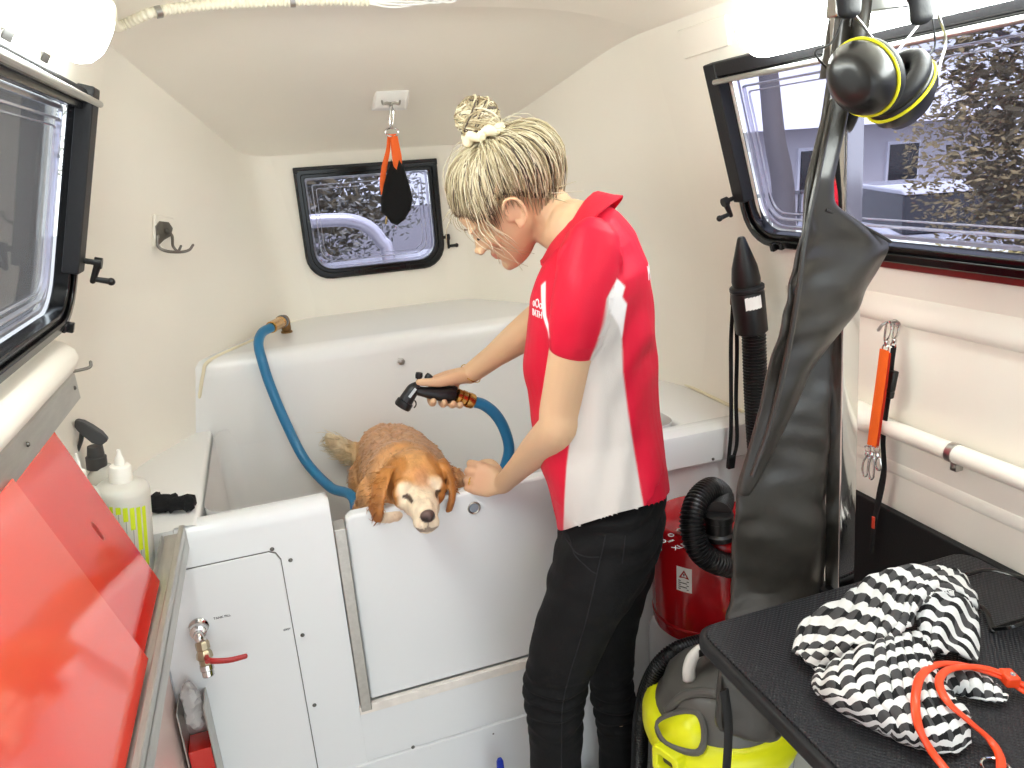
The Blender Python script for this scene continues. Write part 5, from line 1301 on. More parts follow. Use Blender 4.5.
mb = MB(); e = [at(x, y, Y=YA-.078+d_) for x, y, d_ in ((833, 100, .022), (819, 170, .002), (806, 235, 0), (797, 300, .004), (786, 360, .02), (770, 425, .034), (752, 476, .04))]; mb.tube(smooth_path(e, 6), [.0035, .004, .0045, .004], 8); e = [at(x, y, Y=YA-.076) for x, y in ((826, 210), (850, 220), (874, 232), (891, 242))]; mb.tube(smooth_path(e, 5), .0022, 6); build('piping', mb, M_vinyl, ap)
e = [at(x, y, Y=YA-.02) for x, y in ((838, 120), (832, 170), (827, 200), (824, 240))]; mb = MB(); mb.tube(smooth_path(e, 5), .006, 10, flat=.35, up=V((0, 1, 0))); st_ = build('strap', mb, M_rubber, ap)
c = at(827, 182, Y=YA-.03); mb = MB(); mb.tube([c+V((math.cos(t)*.009, 0, math.sin(t)*.011)) for t in [2*PI*i/16 for i in range(16)]], .0018, 6, closed=True); build('buckle', mb, M_chrome, st_)
lp = at(850, 10, Y=.866); mb = MB(); mb.tube(smooth_path([lp+V((-.008, -.02, -.045)), lp+V((-.004, -.024, .0)), lp+V((0, -.018, .024)), lp+V((.004, .012, .028)), lp+V((.004, .026, .0)), lp+V((-.004, .03, -.05))], 6), .014, 12, flat=.35, up=V((1, 0, 0))); 
build('neck_strap', MB().tube(smooth_path([lp+V((-.006, -.022, -.06)), lp+V((-.003, -.026, .0)), lp+V((0, -.016, .026)), lp+V((.002, .014, .028)), lp+V((.002, .028, .0)), lp+V((-.004, .034, -.08))], 6), .015, 12, flat=.3), M_vinyl, ap)
mb = MB(); e = [at(x, y, Y=YA-.008) for x, y in ((724, 690), (728, 720), (728, 745), (725, 790))]; mb.tube(smooth_path(e, 5), .009, 10, flat=.22, up=V((0, 1, 0))); build('tie', mb, M_rubber, ap)
# ear defenders
em = thing('ear_defenders', 'black ear defenders with yellow trim hanging from the post arm', 'ear defenders', at(885, 115, Y=.80))
M_yel = mat('yellow_trim', 'e3dc1e', .4)
M_cup = mat('cup_shell', '161514', .3, coat=.2)
def cup(c, w, u, label=None):
    w = w.normalized(); u = (u-w*u.dot(w)).normalized(); v = w.cross(u)
    def ring(a, b, h): return [c+u*(a*math.cos(t))+v*(b*math.sin(t))+w*h for t in [2*PI*i/32 for i in range(32)]]
    o = MB(); o.loft([ring(.012, .008, -.033), ring(.029, .020, -.0325), ring(.034, .025, -.029), ring(.038, .030, -.020), ring(.0455, .0355, -.012), ring(.047, .037, .004), ring(.047, .037, .012)]); cs = build('cup', o, M_cup, em, smooth=180)
    o = MB(); o.tube([c+u*(.0478*math.cos(t))+v*(.0378*math.sin(t))+w*.004 for t in [2*PI*i/40 for i in range(40)]], .0022, 8, closed=True); build('trim_ring', o, M_yel, cs)
    o = MB(); o.tube([c+u*(.036*math.cos(t))+v*(.027*math.sin(t))+w*.020 for t in [2*PI*i/40 for i in range(40)]], .0125, 12, closed=True); build('cushion', o, M_blackm, cs)
    o = MB(); o.loft([ring(.027, .018, .012), ring(.027, .018, .0135)]); build('foam', o, M_dark, cs)
    o = MB(); o.loft([[q+w*(-.002) for q in ring(.004, .004, -.0)], ring(.0035, .0035, .002)]); 
    return cs, w, u, v
cR, cU, cF = _R, -_D, _F
c1 = at(862, 78, Y=.775); c2 = at(902, 93, Y=.80)
k1 = cup(c1, cR*.62+cU*.28+cF*.52, cU*.75-cR*.62)
k2 = cup(c2, -cR*.58+cU*.38-cF*.45, cU*.72+cR*.70)
def wire(pts, nm='wire', r=.0016, m=None):
    o = MB(); o.tube(smooth_path(pts, 6), r, 8); build(nm, o, m or M_steel, em)
p_ = lambda x, y, Y=.80: at(x, y, Y=Y)
wire([p_(936, 84), p_(941, 62), p_(946, 40), p_(938, 14)]); wire([p_(892, 64), p_(899, 50), p_(922, 20), p_(926, 6)]); wire([p_(929, 56, .83), p_(935, 44, .83), p_(932, 16, .83)], r=.0013, m=M_blackm)
wire([p_(875, 42), p_(862, 24), p_(850, 10)]); wire([p_(828, 70, .82), p_(815, 52, .82), p_(832, 42, .82), p_(846, 10, .82)], r=.0014, m=M_blackm)
for q, kk in (((882, 70), k1), ((932, 86), k2)):
    o = MB(); cc = p_(*q); o.tube([cc+cU*.018, cc-cU*.018], [.005, .004], 8, flat=.5, dome=True); o.ball(cc-cF*.004, .0055, 10, 8); build('arm_pivot', o, M_cup, em)
hb_ = smooth_path([p_(922, 18), p_(920, -6), p_(906, -32), p_(884, -42), p_(862, -32), p_(850, -10), p_(849, 12)], 6); o = MB(); o.tube(hb_, [.018, .021, .022, .021, .017], 12, flat=.45, up=V((0, 1, 0)), dome=True); build('headband', o, M_blackm, em)

# towel: puckered black and white check cloth in a heap
M_towel = mat('check_towel', 'f0f0ee', .85, bump=.3, bscale=240); nt = M_towel.node_tree; L = nt.links; b_ = nt.nodes['Principled BSDF']
uvn = nt.nodes.new('ShaderNodeUVMap'); uvn.uv_map = 'weave'; nz_ = nt.nodes.new('ShaderNodeTexNoise'); nz_.inputs['Scale'].default_value = 9; L.new(uvn.outputs[0], nz_.inputs['Vector'])
vm = nt.nodes.new('ShaderNodeVectorMath'); vm.operation = 'MULTIPLY_ADD'; vm.inputs[1].default_value = (.035, .035, 0); L.new(nz_.outputs['Color'], vm.inputs[0]); L.new(uvn.outputs[0], vm.inputs[2])
sp = nt.nodes.new('ShaderNodeSeparateXYZ'); L.new(vm.outputs[0], sp.inputs[0])
def mth(op, a, bv=None):
    m_ = nt.nodes.new('ShaderNodeMath'); m_.operation = op; L.new(a, m_.inputs[0])
    if isinstance(bv, (int, float)): m_.inputs[1].default_value = bv
    elif bv is not None: L.new(bv, m_.inputs[1])
    return m_.outputs[0]
fu = mth('FRACT', mth('MULTIPLY', sp.outputs['X'], 10.5)); fv = mth('FRACT', mth('MULTIPLY', sp.outputs['Y'], 10.5))
wob = mth('MULTIPLY', mth('SINE', mth('MULTIPLY', fu, 6.283)), .09)
dk = mth('GREATER_THAN', mth('ADD', fv, wob), .5); bl = mth('GREATER_THAN', fu, .5)
m1 = nt.nodes.new('ShaderNodeMix'); m1.data_type = 'RGBA'; m1.inputs['A'].default_value = lin('474646'); m1.inputs['B'].default_value = lin('0f0f10'); L.new(bl, m1.inputs['Factor'])
m2 = nt.nodes.new('ShaderNodeMix'); m2.data_type = 'RGBA'; m2.inputs['A'].default_value = lin('dfdfdc'); L.new(m1.outputs['Result'], m2.inputs['B']); L.new(dk, m2.inputs['Factor']); L.new(m2.outputs['Result'], b_.inputs['Base Color'])
def cr1(a, b, c, d, t): return .5*((2*b)+(c-a)*t+(2*a-5*b+4*c-d)*t*t+(3*b-a-3*c+d)*t**3)
def patch(G, n, uv0, uvx, uvy):
    """smooth sheet through a grid of (photo x, photo y, height above the table) control points"""
    R, C = len(G), len(G[0]); g = lambda i, j: G[max(0, min(R-1, i))][max(0, min(C-1, j))]
    nu, nv = (C-1)*n, (R-1)*n; P_, U_ = [], []
    for a in range(nv+1):
        for b in range(nu+1):
            i, j = min(a//n, R-2), min(b//n, C-2); s, t = a/n-i, b/n-j; val = []
            for k in range(3): val.append(cr1(*[cr1(*[g(i+ii, j+jj)[k] for jj in (-1, 0, 1, 2)], t) for ii in (-1, 0, 1, 2)], s))
            x, y, h = val; p = at(x, y, Z=TZ+.003+max(0, h)); u, v = b/nu, a/nv
            uv = (uv0[0]+uvx[0]*u+uvy[0]*v, uv0[1]+uvx[1]*u+uvy[1]*v)
            e = min(1, min(h/.012, 1)) if h < .012 else 1
            p.z += max(0, e)*(.0030*noise.noise(V((uv[0]*16, uv[1]*16, 1)))+.0028*math.sin(uv[0]*70+4*noise.noise(V((uv[0]*5, uv[1]*5, 7)))))+.001
            P_.append(p); U_.append(uv)
    return P_, [(a*(nu+1)+b, a*(nu+1)+b+1, (a+1)*(nu+1)+b+1, (a+1)*(nu+1)+b) for a in range(nv) for b in range(nu)], U_
PA = [[(793, 653, .004), (806, 621, .020), (840, 602, .035), (864, 584, .045), (888, 571, .050), (914, 569, .052), (944, 570, .045), (962, 577, .03)],
      [(799, 656, .010), (820, 640, .030), (848, 622, .052), (872, 605, .064), (893, 594, .070), (914, 584, .072), (940, 580, .060), (972, 592, .032)],
      [(806, 662, .010), (832, 652, .034), (858, 640, .058), (880, 626, .072), (898, 616, .082), (914, 598, .086), (936, 588, .072), (976, 606, .020)],
      [(816, 672, .004), (842, 660, .026), (866, 649, .048), (884, 640, .060), (902, 634, .068), (916, 612, .076), (934, 597, .066), (966, 606, .030)]]
PB = [[(819, 672, .022), (846, 658, .044), (872, 645, .058), (890, 640, .062), (906, 634, .062), (920, 636, .050), (929, 660, .040)],
      [(815, 683, .012), (838, 682, .040), (866, 672, .054), (890, 664, .058), (908, 662, .054), (926, 666, .046), (940, 684, .036)],
      [(818, 691, .006), (842, 702, .024), (870, 702, .040), (894, 698, .046), (914, 696, .044), (934, 696, .040), (958, 704, .030)],
      [(826, 698, .001), (856, 718, .006), (884, 726, .018), (908, 730, .026), (930, 730, .028), (952, 728, .026), (970, 722, .018)],
      [(834, 704, .0), (858, 719, .0), (884, 732, .001), (908, 743, .003), (932, 750, .004), (952, 753, .003), (967, 744, .004)]]
PC = [[(918, 606, .070), (935, 595, .068), (955, 592, .050), (975, 607, .014)], [(916, 622, .060), (932, 612, .062), (954, 610, .044), (976, 626, .008)], [(922, 640, .044), (934, 632, .050), (952, 634, .034), (977, 650, .004)], [(930, 660, .034), (938, 654, .036), (954, 654, .022), (975, 664, .002)]]
PD = [[(940, 684, .022), (952, 670, .024), (970, 672, .020), (990, 683, .012), (1003, 693, .006)], [(944, 690, .014), (960, 682, .022), (976, 685, .018), (992, 692, .010), (1006, 699, .003)], [(952, 692, .001), (964, 694, .004), (980, 700, .004), (994, 703, .003), (1004, 704, .001)]]
mb = MB(); UVS = []
for G, u0, ux, uy in ((PA, (.05, .1), (.62, .80), (.42, -.30)), (PB, (.1, 1.3), (.95, .12), (-.10, .82)), (PC, (1.1, .2), (.25, .28), (.1, -.42)), (PD, (1.4, .9), (.5, .06), (.0, .22))):
    P_, F2, U_ = patch(G, 9, u0, ux, uy); mb.add(P_, F2); UVS += U_
tw = build('towel', mb, M_towel, smooth=180, solid=.005, solid_off=-1); tag(tw, 'black and white checked towel heaped on the grooming table', 'towel')
uvl = tw.data.uv_layers.new(name='weave')
for lp_ in tw.data.loops: uvl.data[lp_.index].uv = UVS[lp_.vertex_index]
# orange slip lead
M_or = mat('orange_rubber', 'f0491c', .35, coat=.2)
ld_ = thing('slip_lead', 'orange slip lead looped over the checked towel on the table', 'lead', at(960, 690, Z=TZ))
def TP(x, y, h): return at(x, y, Z=TZ+h)
q = [TP(1060, 708, .010), TP(1024, 691, .012), TP(1008, 680, .020), TP(985, 671, .030), TP(958, 664.5, .040), TP(936, 665, .050), TP(921, 676, .058), TP(915.5, 698, .056), TP(918, 724, .040), TP(930, 749, .018), TP(947, 772, .008), TP(960, 800, .006)]
mb = MB(); mb.tube(smooth_path(q, 8), .0054, 10, flat=.55, up=V((0, 0, 1))); build('cord', mb, M_or, ld_, smooth=180)
q = [TP(1058, 700, .014), TP(1022, 684, .018), TP(1006, 675, .026), TP(984, 668, .034), TP(962, 667, .044), TP(946, 671, .052), TP(939, 683, .054), TP(948, 702, .050), TP(970, 722, .030), TP(990, 740, .010), TP(1000, 757, .007), TP(1001, 775, .006)]
mb = MB(); mb.tube(smooth_path(q, 8), .0052, 10, flat=.55, up=V((0, 0, 1))); build('cord', mb, M_or, ld_, smooth=180)
c = TP(1009, 678, .024); mb = MB(); mb.obox(c, (_R, (_R.cross(V((0, 0, 1)))), V((0, 0, 1))), (.009, .011, .008)); sl_ = build('slider', mb, M_or, ld_, bevel=.003)
mb = MB(); mb.lathe([(.0035, 0), (.0032, .0015), (.001, .002)], c+V((0, -.004, .008)), (0, -.3, 1), 12); build('rivet', mb, M_chrome, sl_)
c = TP(996, 768, .004); mb = MB(); mb.tube([c+V((math.cos(t)*.0145, math.sin(t)*.0145, 0)) for t in [2*PI*i/28 for i in range(28)]], .0019, 8, closed=True); build('ring', mb, M_chrome, ld_)
# spectacles
gl = thing('glasses', 'black framed glasses lying on the table beside the checked towel', 'glasses', TP(1015, 605, 0))
M_lens = glass_mat('lens', 'f4f4f6', .25, .01)
gc = [TP(1027, 622, .010), TP(1083, 604, .010)]; gx = (gc[1]-gc[0]).normalized(); gz = V((0, 0, 1)); gd = gx.cross(gz); gd = gd if gd.y < 0 else -gd
gu = (gd*.80+gz*.6).normalized(); gn = gx.cross(gu).normalized(); gn = gn if gn.z > 0 else -gn; W_ = (gc[1]-gc[0]).length/2
for c in gc:
    ol = [c+gx*a+gu*b for a, b in rrect(W_*1.86, .042, .013, 6)]; il = [c+gx*a+gu*b for a, b in rrect(W_*1.86-.009, .033, .009, 6)]
    mb = MB(); mb.ringprism(ol, il, gn*.005); rm = build('rim', mb, M_blackg, gl, bevel=.001)
    mb = MB(); mb.prism([p+gn*.0015 for p in il], gn*.001); build('lens', mb, M_lens, rm)
mb = MB(); c = (gc[0]+gc[1])/2-gu*.004; mb.tube(smooth_path([c-gx*.006, c+gn*.004, c+gx*.006], 5), .0035, 8); build('bridge', mb, M_blackg, gl)
hL = gc[0]-gx*W_*.93-gu*.012; hR = gc[1]+gx*W_*.93-gu*.012
for pts in ([hL, TP(985, 610, .008), TP(972, 603, .005)], [hR, TP(1024, 578, .016), TP(990, 570, .012), TP(967, 574, .005)]):
    mb = MB(); mb.tube(smooth_path(pts, 8), [.0045, .0042, .0048], 8, flat=.6, dome=True); build('temple', mb, M_blackg, gl)

# ---------------------------------------------------------------- right wall
mb = MB(); mb.box((1.074, .1, .1), (1.090, 1.16, .800)); struct(build('trim_3', mb, M_lining, bevel=.002), 'black lining on the lower right wall')
PX = 1.066
def WP(x, y, X=PX): return at(x, y, X=X)
p0 = WP(872, 421); 
cdp = thing('conduit_pipe', 'white conduit pipe running level along the right wall', 'pipe', (PX, .7, p0.z-.02))
mb = MB(); mb.tube([(PX, .15, p0.z), (PX, 1.06, p0.z)], .0165, 16); build('pipe', mb, M_shell, cdp)
mb = MB(); mb.tube([(PX, 1.055, p0.z), (PX, 1.065, p0.z), (PX, 1.10, p0.z+.002), (PX, 1.14, p0.z+.004)], [.02, .026, .028, .024], 18, dome=True); build('pipe_elbow', mb, M_shell, cdp)
for x, y in ((953, 460), ):
    q = WP(x, y); mb = MB(); mb.tube([(PX, q.y-.006, p0.z), (PX, q.y+.006, p0.z)], .0178, 16); mb.box((PX+.002, q.y-.006, p0.z-.034), (PX+.018, q.y+.006, p0.z-.012)); mb.lathe([(.0045, 0), (.004, -.003), (.001, -.004)], (PX+.004, q.y, p0.z-.026), (1, 0, 0), 10); build('pipe_clip', mb, M_steel, cdp)
# moulded step lines along the wall
for z, r, nm in ((1.192, .030, 'trim_5'), (.880, .014, 'trim_6')):
    mb = MB(); xw = sx(z, 1)+.002; mb.tube([(xw, .1, z), (xw, 1.1, z), (xw+.008, 1.35, z)], r, 16, flat=.35, up=V((1, 0, 0))); struct(build(nm, mb, M_shell, smooth=180), 'moulded rib along the right wall')
# hook with an orange tether and a black lead
XH = 1.083
hk = at(897, 321, X=XH); hook = thing('wall_hook', 'steel screw hook on the right wall holding the orange tether', 'hook', hk-V((0, 0, .02)))
mb = MB(); mb.lathe([(.011, 0), (.010, -.003), (.004, -.004)], hk, (1, 0, 0), 14); mb.tube(smooth_path([hk, hk+V((-.018, .0, .001)), hk+V((-.030, .004, -.004)), hk+V((-.032, .010, -.014)), hk+V((-.024, .016, -.016)), hk+V((-.018, .016, -.008))], 6), .0026, 8); build('hook', mb, M_steel, hook)
M_webo = mat('orange_webbing', 'f4671a', .6, bump=.3, bscale=300); M_webb = mat('black_webbing', '121213', .7, bump=.3, bscale=300)
tt = thing('orange_tether', 'orange webbing tether with steel snap hooks hanging on the right wall hook', 'tether', at(872, 478, X=1.06))
def T_(x, y, X=1.036): return at(x, y, X=X)
mb = MB(); mb.tube(smooth_path([T_(884.5, 350), T_(880, 385), T_(875, 420), T_(871.5, 446)], 5), .0112, 10, flat=.16, up=V((1, 0, 0))); build('strap', mb, M_webo, tt, smooth=60)
mb = MB(); mb.tube(smooth_path([T_(886.5, 352, 1.046), T_(883, 385, 1.046), T_(878, 420, 1.046), T_(874.5, 446, 1.046)], 5), .0105, 10, flat=.16, up=V((1, 0, 0))); build('strap', mb, mat('red_webbing', 'd63a24', .6), tt, smooth=60)
def snap(pts, X, parent, nm='snap_hook', s=1.):
    p0, p1 = T_(*pts[0], X), T_(*pts[1], X); d = (p1-p0).normalized(); e = d.cross(V((1, 0, 0))).normalized(); Lh = (p1-p0).length; o = MB()
    o.tube([p0+e*(.007*s*math.cos(t))+d*(.007*s+.007*s*math.sin(t)) for t in [2*PI*i/16 for i in range(16)]], .0016, 6, closed=True)
    o.lathe([(.0035, .012*s), (.0045, .014*s), (.0045, .020*s), (.003, .022*s)], p0, d, 10)
    k = Lh-.022*s; o.tube(smooth_path([p0+d*(.020*s)+e*.003, p0+d*(.024*s)+e*.006*s, p0+d*(.022*s+k*.8)+e*.007*s, p0+d*(.022*s+k), p0+d*(.022*s+k*.7)-e*.006*s, p0+d*(.022*s+k*.3)-e*.005*s, p0+d*.022*s], 4), .0019, 8); build(nm, o, M_chrome, parent)
snap(((885, 352), (890, 322)), 1.044, tt); snap(((868, 446), (864, 476)), 1.036, tt); snap(((872, 446), (870.5, 479)), 1.031, tt); snap(((877, 446), (878, 470)), 1.041, tt)
bl_ = thing('black_lead', 'black webbing lead with plastic buckle hanging beside the orange tether', 'lead', at(874, 552, X=1.06))
pb = [T_(894, 346, 1.062), T_(891, 366, 1.058), T_(890, 382, 1.056), T_(886, 410, 1.058), T_(883, 440, 1.062), T_(884, 470, 1.064), T_(879, 498, 1.062), T_(874, 525, 1.058), T_(871, 552, 1.056)]
mb = MB(); mb.tube(smooth_path(pb, 6), [.006, .007, .007, .0065, .006, .008, .006, .005], 10, flat=.25, up=V((1, 0, 0))); build('strap', mb, M_webb, bl_, smooth=60)
snap(((893, 348), (897, 324)), 1.062, bl_, s=.8)
mb = MB(); c = T_(890.5, 381, 1.054); mb.obox(c, ((.15, 0, 1), (0, 1, 0), (1, 0, 0)), (.020, .011, .006)); mb.obox(c+V((.0, 0, -.026)), ((.15, 0, 1), (0, 1, 0), (1, 0, 0)), (.007, .0085, .005)); build('buckle', mb, M_black, bl_, bevel=.003)
mb = MB(); mb.tube([T_(873.5, 517, 1.053), T_(873, 528, 1.053)], .004, 8, flat=.5); build('red_tab', mb, mat('red_tab', 'c03a22', .5), bl_)

# ---------------------------------------------------------------- wheel arch, dryer, hoses, vacuum
def soft_box(x0, x1, y0, y1, z0, z1, r, k=5):
    rings = [[V(((x0+x1)/2+a, (y0+y1)/2+b, z0)) for a, b in rrect(x1-x0, y1-y0, r, 6)]]
    for i in range(k+1):
        t = i/k*PI/2; ins = r*(1-math.cos(t)); rings.append([V(((x0+x1)/2+a, (y0+y1)/2+b, z1-r+r*math.sin(t))) for a, b in rrect(x1-x0-2*ins, y1-y0-2*ins, max(.004, r-ins), 6)])
    return rings
mb = MB(); mb.loft(soft_box(.755, 1.088, 1.205, 1.449, -.08, .43, .07)); struct(build('trim_7', mb, M_tubface, smooth=180), 'white moulded wheel arch below the red dryer')
dx, dy, dr = .858, 1.318, .118
dryer_t = thing('dog_dryer', 'red canister dog dryer standing on the white wheel arch', 'dryer', (dx, dy, .43))
M_redc = mat('red_enamel', 'b3141c', .22, coat=.5)
mb = MB(); mb.lathe([(.105, .0), (.114, .004), (.117, .016), (.117, .25), (.1135, .262), (.106, .268), (.103, .2685)], (dx, dy, .431), (0, 0, 1), 48); can = build('canister', mb, M_redc, dryer_t, smooth=40)
mb = MB(); mb.lathe([(.1172, .028), (.1186, .03), (.1186, .036), (.1172, .038)], (dx, dy, .431), (0, 0, 1), 48); mb.lathe([(.1172, .236), (.1186, .238), (.1186, .242), (.1172, .244)], (dx, dy, .431), (0, 0, 1), 48); explode(build('band', mb, M_redc, can))
def on_can(ang, z, o=.0): return V((dx+math.cos(ang)*(.117+o), dy+math.sin(ang)*(.117+o), .431+z))
mb = MB(); a_ = -1.62; mb.loft([[on_can(a_+s*.03, z, .006*(s == 0)) for s in (-1, 0, 1)]+[on_can(a_, z, -.004)] for z in (.04, .235)]); build('seam', mb, M_redc, can)
LA = math.pi+.64
mb = MB()
for i in range(6):
    t0, t1 = LA+(i-3)*.05, LA+(i-2)*.05; mb.add([on_can(t0, .135, .0006), on_can(t1, .135, .0006), on_can(t1, .195, .0006), on_can(t0, .195, .0006)], [(0, 1, 2, 3)])
stk_ = build('sticker', mb, M_white, can)
mb = MB(); ang = lambda x: LA+x/.117
def strip_(x0, x1, z0, z1, m=0): mb.add([on_can(ang(x0), z0, .001), on_can(ang(x1), z0, .001), on_can(ang(x1), z1, .001), on_can(ang(x0), z1, .001)], [(0, 1, 2, 3)], m)
mb.add([on_can(ang(-.012), .168, .001), on_can(ang(.012), .168, .001), on_can(ang(0), .189, .001), on_can(ang(-.006), .172, .0011), on_can(ang(.006), .172, .0011), on_can(ang(0), .183, .0011)], [(0, 1, 4, 3), (1, 2, 5, 4), (2, 0, 3, 5)], 0); strip_(-.0015, .0015, .174, .18, 1)
for z in (.160, .155, .150, .145, .140): strip_(-.013, .011-.004*((z*1000) % 2), z, z+.0022, 1)
build('printed_warning', mb, [mat('print_red', 'a8261c', .5), M_dark], stk_)
mb = MB(); zt = .431+.2688
ldx = (at(690, 545, Z=zt)-at(668, 553, Z=zt)).normalized(); ldy = V((-ldx.y, ldx.x, 0))
text_mb('XLR', .020, at(680, 546.5, Z=zt), ldx, ldy, mb=mb); text_mb('1000', .008, at(671, 541, Z=zt), ldx, ldy, mb=mb)
for x, y in ((663, 541), (671, 535), (680, 530)):
    c = at(x, y, Z=zt+.0004); mb.tube([c+V((math.cos(t)*.0058, math.sin(t)*.0058, 0)) for t in [2*PI*k/14 for k in range(14)]], .0012, 5, closed=True)
build('lid_print', mb, bmat_logo, can, smooth=0)
screws = MB()
for a in (LA+.55, LA-.55): screws.lathe([(.004, 0), (.003, .002), (.001, .0025)], on_can(a, .215), V((math.cos(a), math.sin(a), 0)), 10)
build('screw', screws, M_chrome, can)
mb = MB(); oc_ = at(718, 537, Z=zt); oc_ = V((oc_.x, min(oc_.y, dy+.03), zt)); mb.lathe([(.034, 0), (.036, .006), (.036, .012), (.029, .016), (.029, .040), (.032, .042), (.032, .056), (.026, .058)], oc_, (0, 0, 1), 24); build('outlet', mb, M_black, dryer_t)
# corrugated hose from the outlet round to the wall nozzle
def ribbed(pts, r, pitch=.0065, seg=16, depth=.0028, n=24):
    q = smooth_path(pts, n); L_ = [0]
    for a, b in zip(q, q[1:]): L_.append(L_[-1]+(b-a).length)
    N_ = int(L_[-1]/(pitch/4)); out = []; k = 0
    for i in range(N_+1):
        s = L_[-1]*i/N_
        while k < len(L_)-2 and L_[k+1] < s: k += 1
        out.append(q[k].lerp(q[k+1], (s-L_[k])/max(1e-9, L_[k+1]-L_[k])))
    o = MB(); o.tube(out, [r-(depth if i % 4 in (2, 3) else 0) for i in range(N_+1)], seg); return o
M_hoseb = mat('black_corrugated', '0f0f10', .35)
top_ = oc_+V((0, 0, .055))
zz = lambda x, y, Y: at(x, y, Y=Y)
hp_pts = [top_, zz(722, 497, dy-.01), zz(711, 489, dy-.04), zz(697, 502, dy-.07), zz(692, 525, dy-.095), zz(699, 549, dy-.115), zz(716, 562, dy-.125), zz(742, 566, dy-.115), zz(770, 558, 1.22), zz(780, 538, 1.265), zz(768, 500, 1.32), zz(760, 460, 1.355), zz(756, 400, 1.36), zz(754, 340, 1.36), zz(753, 331, 1.36)]
dh = build('dryer_hose', ribbed(hp_pts, .0268, pitch=.0075), M_hoseb, smooth=30); tag(dh, 'thick black corrugated hose looping from the red dryer up to its nozzle', 'hose')
nzl = thing('dryer_nozzle', 'black tapered dryer nozzle standing upright behind the hanging apron', 'nozzle', zz(753, 334, 1.36))
nb, ntp = zz(752, 332, 1.36), zz(741, 237, 1.36); ax_ = (ntp-nb).normalized(); Ln = (ntp-nb).length
mb = MB(); mb.lathe([(.031, 0), (.035, .002), (.036, Ln*.42), (.034, Ln*.44)], nb, ax_, 24); mb.lathe([(.034, Ln*.44), (.035, Ln*.455), (.035, Ln*.50), (.030, Ln*.51), (.031, Ln*.56), (.027, Ln*.70), (.014, Ln*.90), (.0085, Ln*.985), (.0065, Ln)], nb, ax_, 24); nb_ = build('nozzle_body', mb, M_black, nzl, smooth=40)
mb = MB(); mb.lathe([(.0355, Ln*.455), (.0372, Ln*.46), (.0372, Ln*.49), (.0355, Ln*.495)], nb, ax_, 24); build('lock_ring', mb, M_blackm, nzl)
tc_ = (CAM-nb); tc_ = (tc_-ax_*tc_.dot(ax_)).normalized(); sd_ = ax_.cross(tc_); c = nb+ax_*(Ln*.33)
mb = MB()
for i in range(5):
    f0, f1 = -.5+i*.2, -.3+i*.2; v_ = lambda f, h: nb+ax_*(Ln*h)+(tc_*math.cos(f)-sd_*math.sin(f)*-1)*.0366
    mb.add([v_(f0+.3, .28), v_(f1+.3, .29), v_(f1+.3, .42), v_(f0+.3, .41)], [(0, 1, 2, 3)])
build('white_label', mb, M_white, nb_)
# rubber strap of a hanging black lead at the left of the nozzle
bk = thing('black_strap_lead', 'thin black lead hanging down the wall left of the dryer nozzle', 'lead', zz(730, 470, 1.40))
for pts in ([(733, 305), (731, 340), (731, 380), (731, 430), (728, 466)], [(735, 305), (737, 345), (736, 400), (737, 440), (733, 460)]):
    mb = MB(); mb.tube(smooth_path([zz(x, y, 1.405) for x, y in pts], 6), .0055, 8, flat=.4, up=V((0, 1, 0))); build('strap', mb, M_webb, bk)
mb = MB(); c = zz(733, 297, 1.405); mb.obox(c, ((0, 0, 1), (1, 0, 0), (0, 1, 0)), (.018, .006, .004)); build('clip', mb, mat('brown_clip', '5b3a30', .5), bk, bevel=.002)
mb = MB(); mb.obox(zz(731, 462, 1.40), ((.1, 0, 1), (1, 0, 0), (0, 1, 0)), (.016, .009, .006)); build('buckle', mb, M_black, bk, bevel=.002)
# wet and dry vacuum
vx, vy, vr = .742, 1.075, .150
vac = thing('vacuum_cleaner', 'yellow and grey wet and dry vacuum cleaner on the floor by the table', 'vacuum cleaner', (vx, vy, -.08))
M_vy = mat('vac_yellow', 'e6e81c', .35); M_vg = mat('vac_grey', '56544f', .4); M_vb = mat('vac_tank', '151517', .25, coat=.2)
mb = MB(); mb.lathe([(.115, .045), (.128, .05), (.138, .40), (.140, .435)], (vx, vy, -.08), (0, 0, 1), 40); build('tank', mb, M_vb, vac, smooth=40)
VZ = .03
mb = MB(); mb.lathe([(.141, .318), (.152, .322), (.157, .34), (.157, .362), (.150, .380), (.138, .388), (.128, .390)], (vx, vy, VZ), (0, 0, 1), 48); rg_ = build('yellow_collar', mb, M_vy, vac, smooth=50)
mb = MB(); mb.lathe([(.131, .386), (.128, .398), (.118, .410), (.114, .428), (.108, .446), (.090, .464), (.055, .474), (.01, .478)], (vx, vy, VZ), (0, 0, 1), 40); hd_v = build('motor_head', mb, M_vg, vac, smooth=60)
vf = V((-.93, -.36, 0)).normalized()      # the latch side
for s in (1, -1):
    d = vf*s; e = V((-d.y, d.x, 0)); c = V((vx, vy, VZ+.345))+d*.160
    mb = MB(); mb.ringprism([c+e*a+V((0, 0, b))-d*.012 for a, b in rrect(.062, .062, .012, 4)], [c+e*a+V((0, 0, b))-d*.012 for a, b in rrect(.036, .030, .006, 4)], d*.03); lt = build('latch', mb, M_vy, vac, bevel=.003)
    mb = MB(); mb.obox(c-d*.004, (e, V((0, 0, 1)), d), (.018, .015, .004)); build('latch_slot', mb, M_vg, lt)
def on_head(ang, r, z): return V((vx+math.cos(ang)*r, vy+math.sin(ang)*r, VZ+z))
a0 = math.pi+.80
mb = MB(); pts = [on_head(a0+t*.42, .128+.014*math.cos(t*PI), .398+.022*(1-abs(t))+.006) for t in (-1, -.6, -.2, .2, .6, 1)]
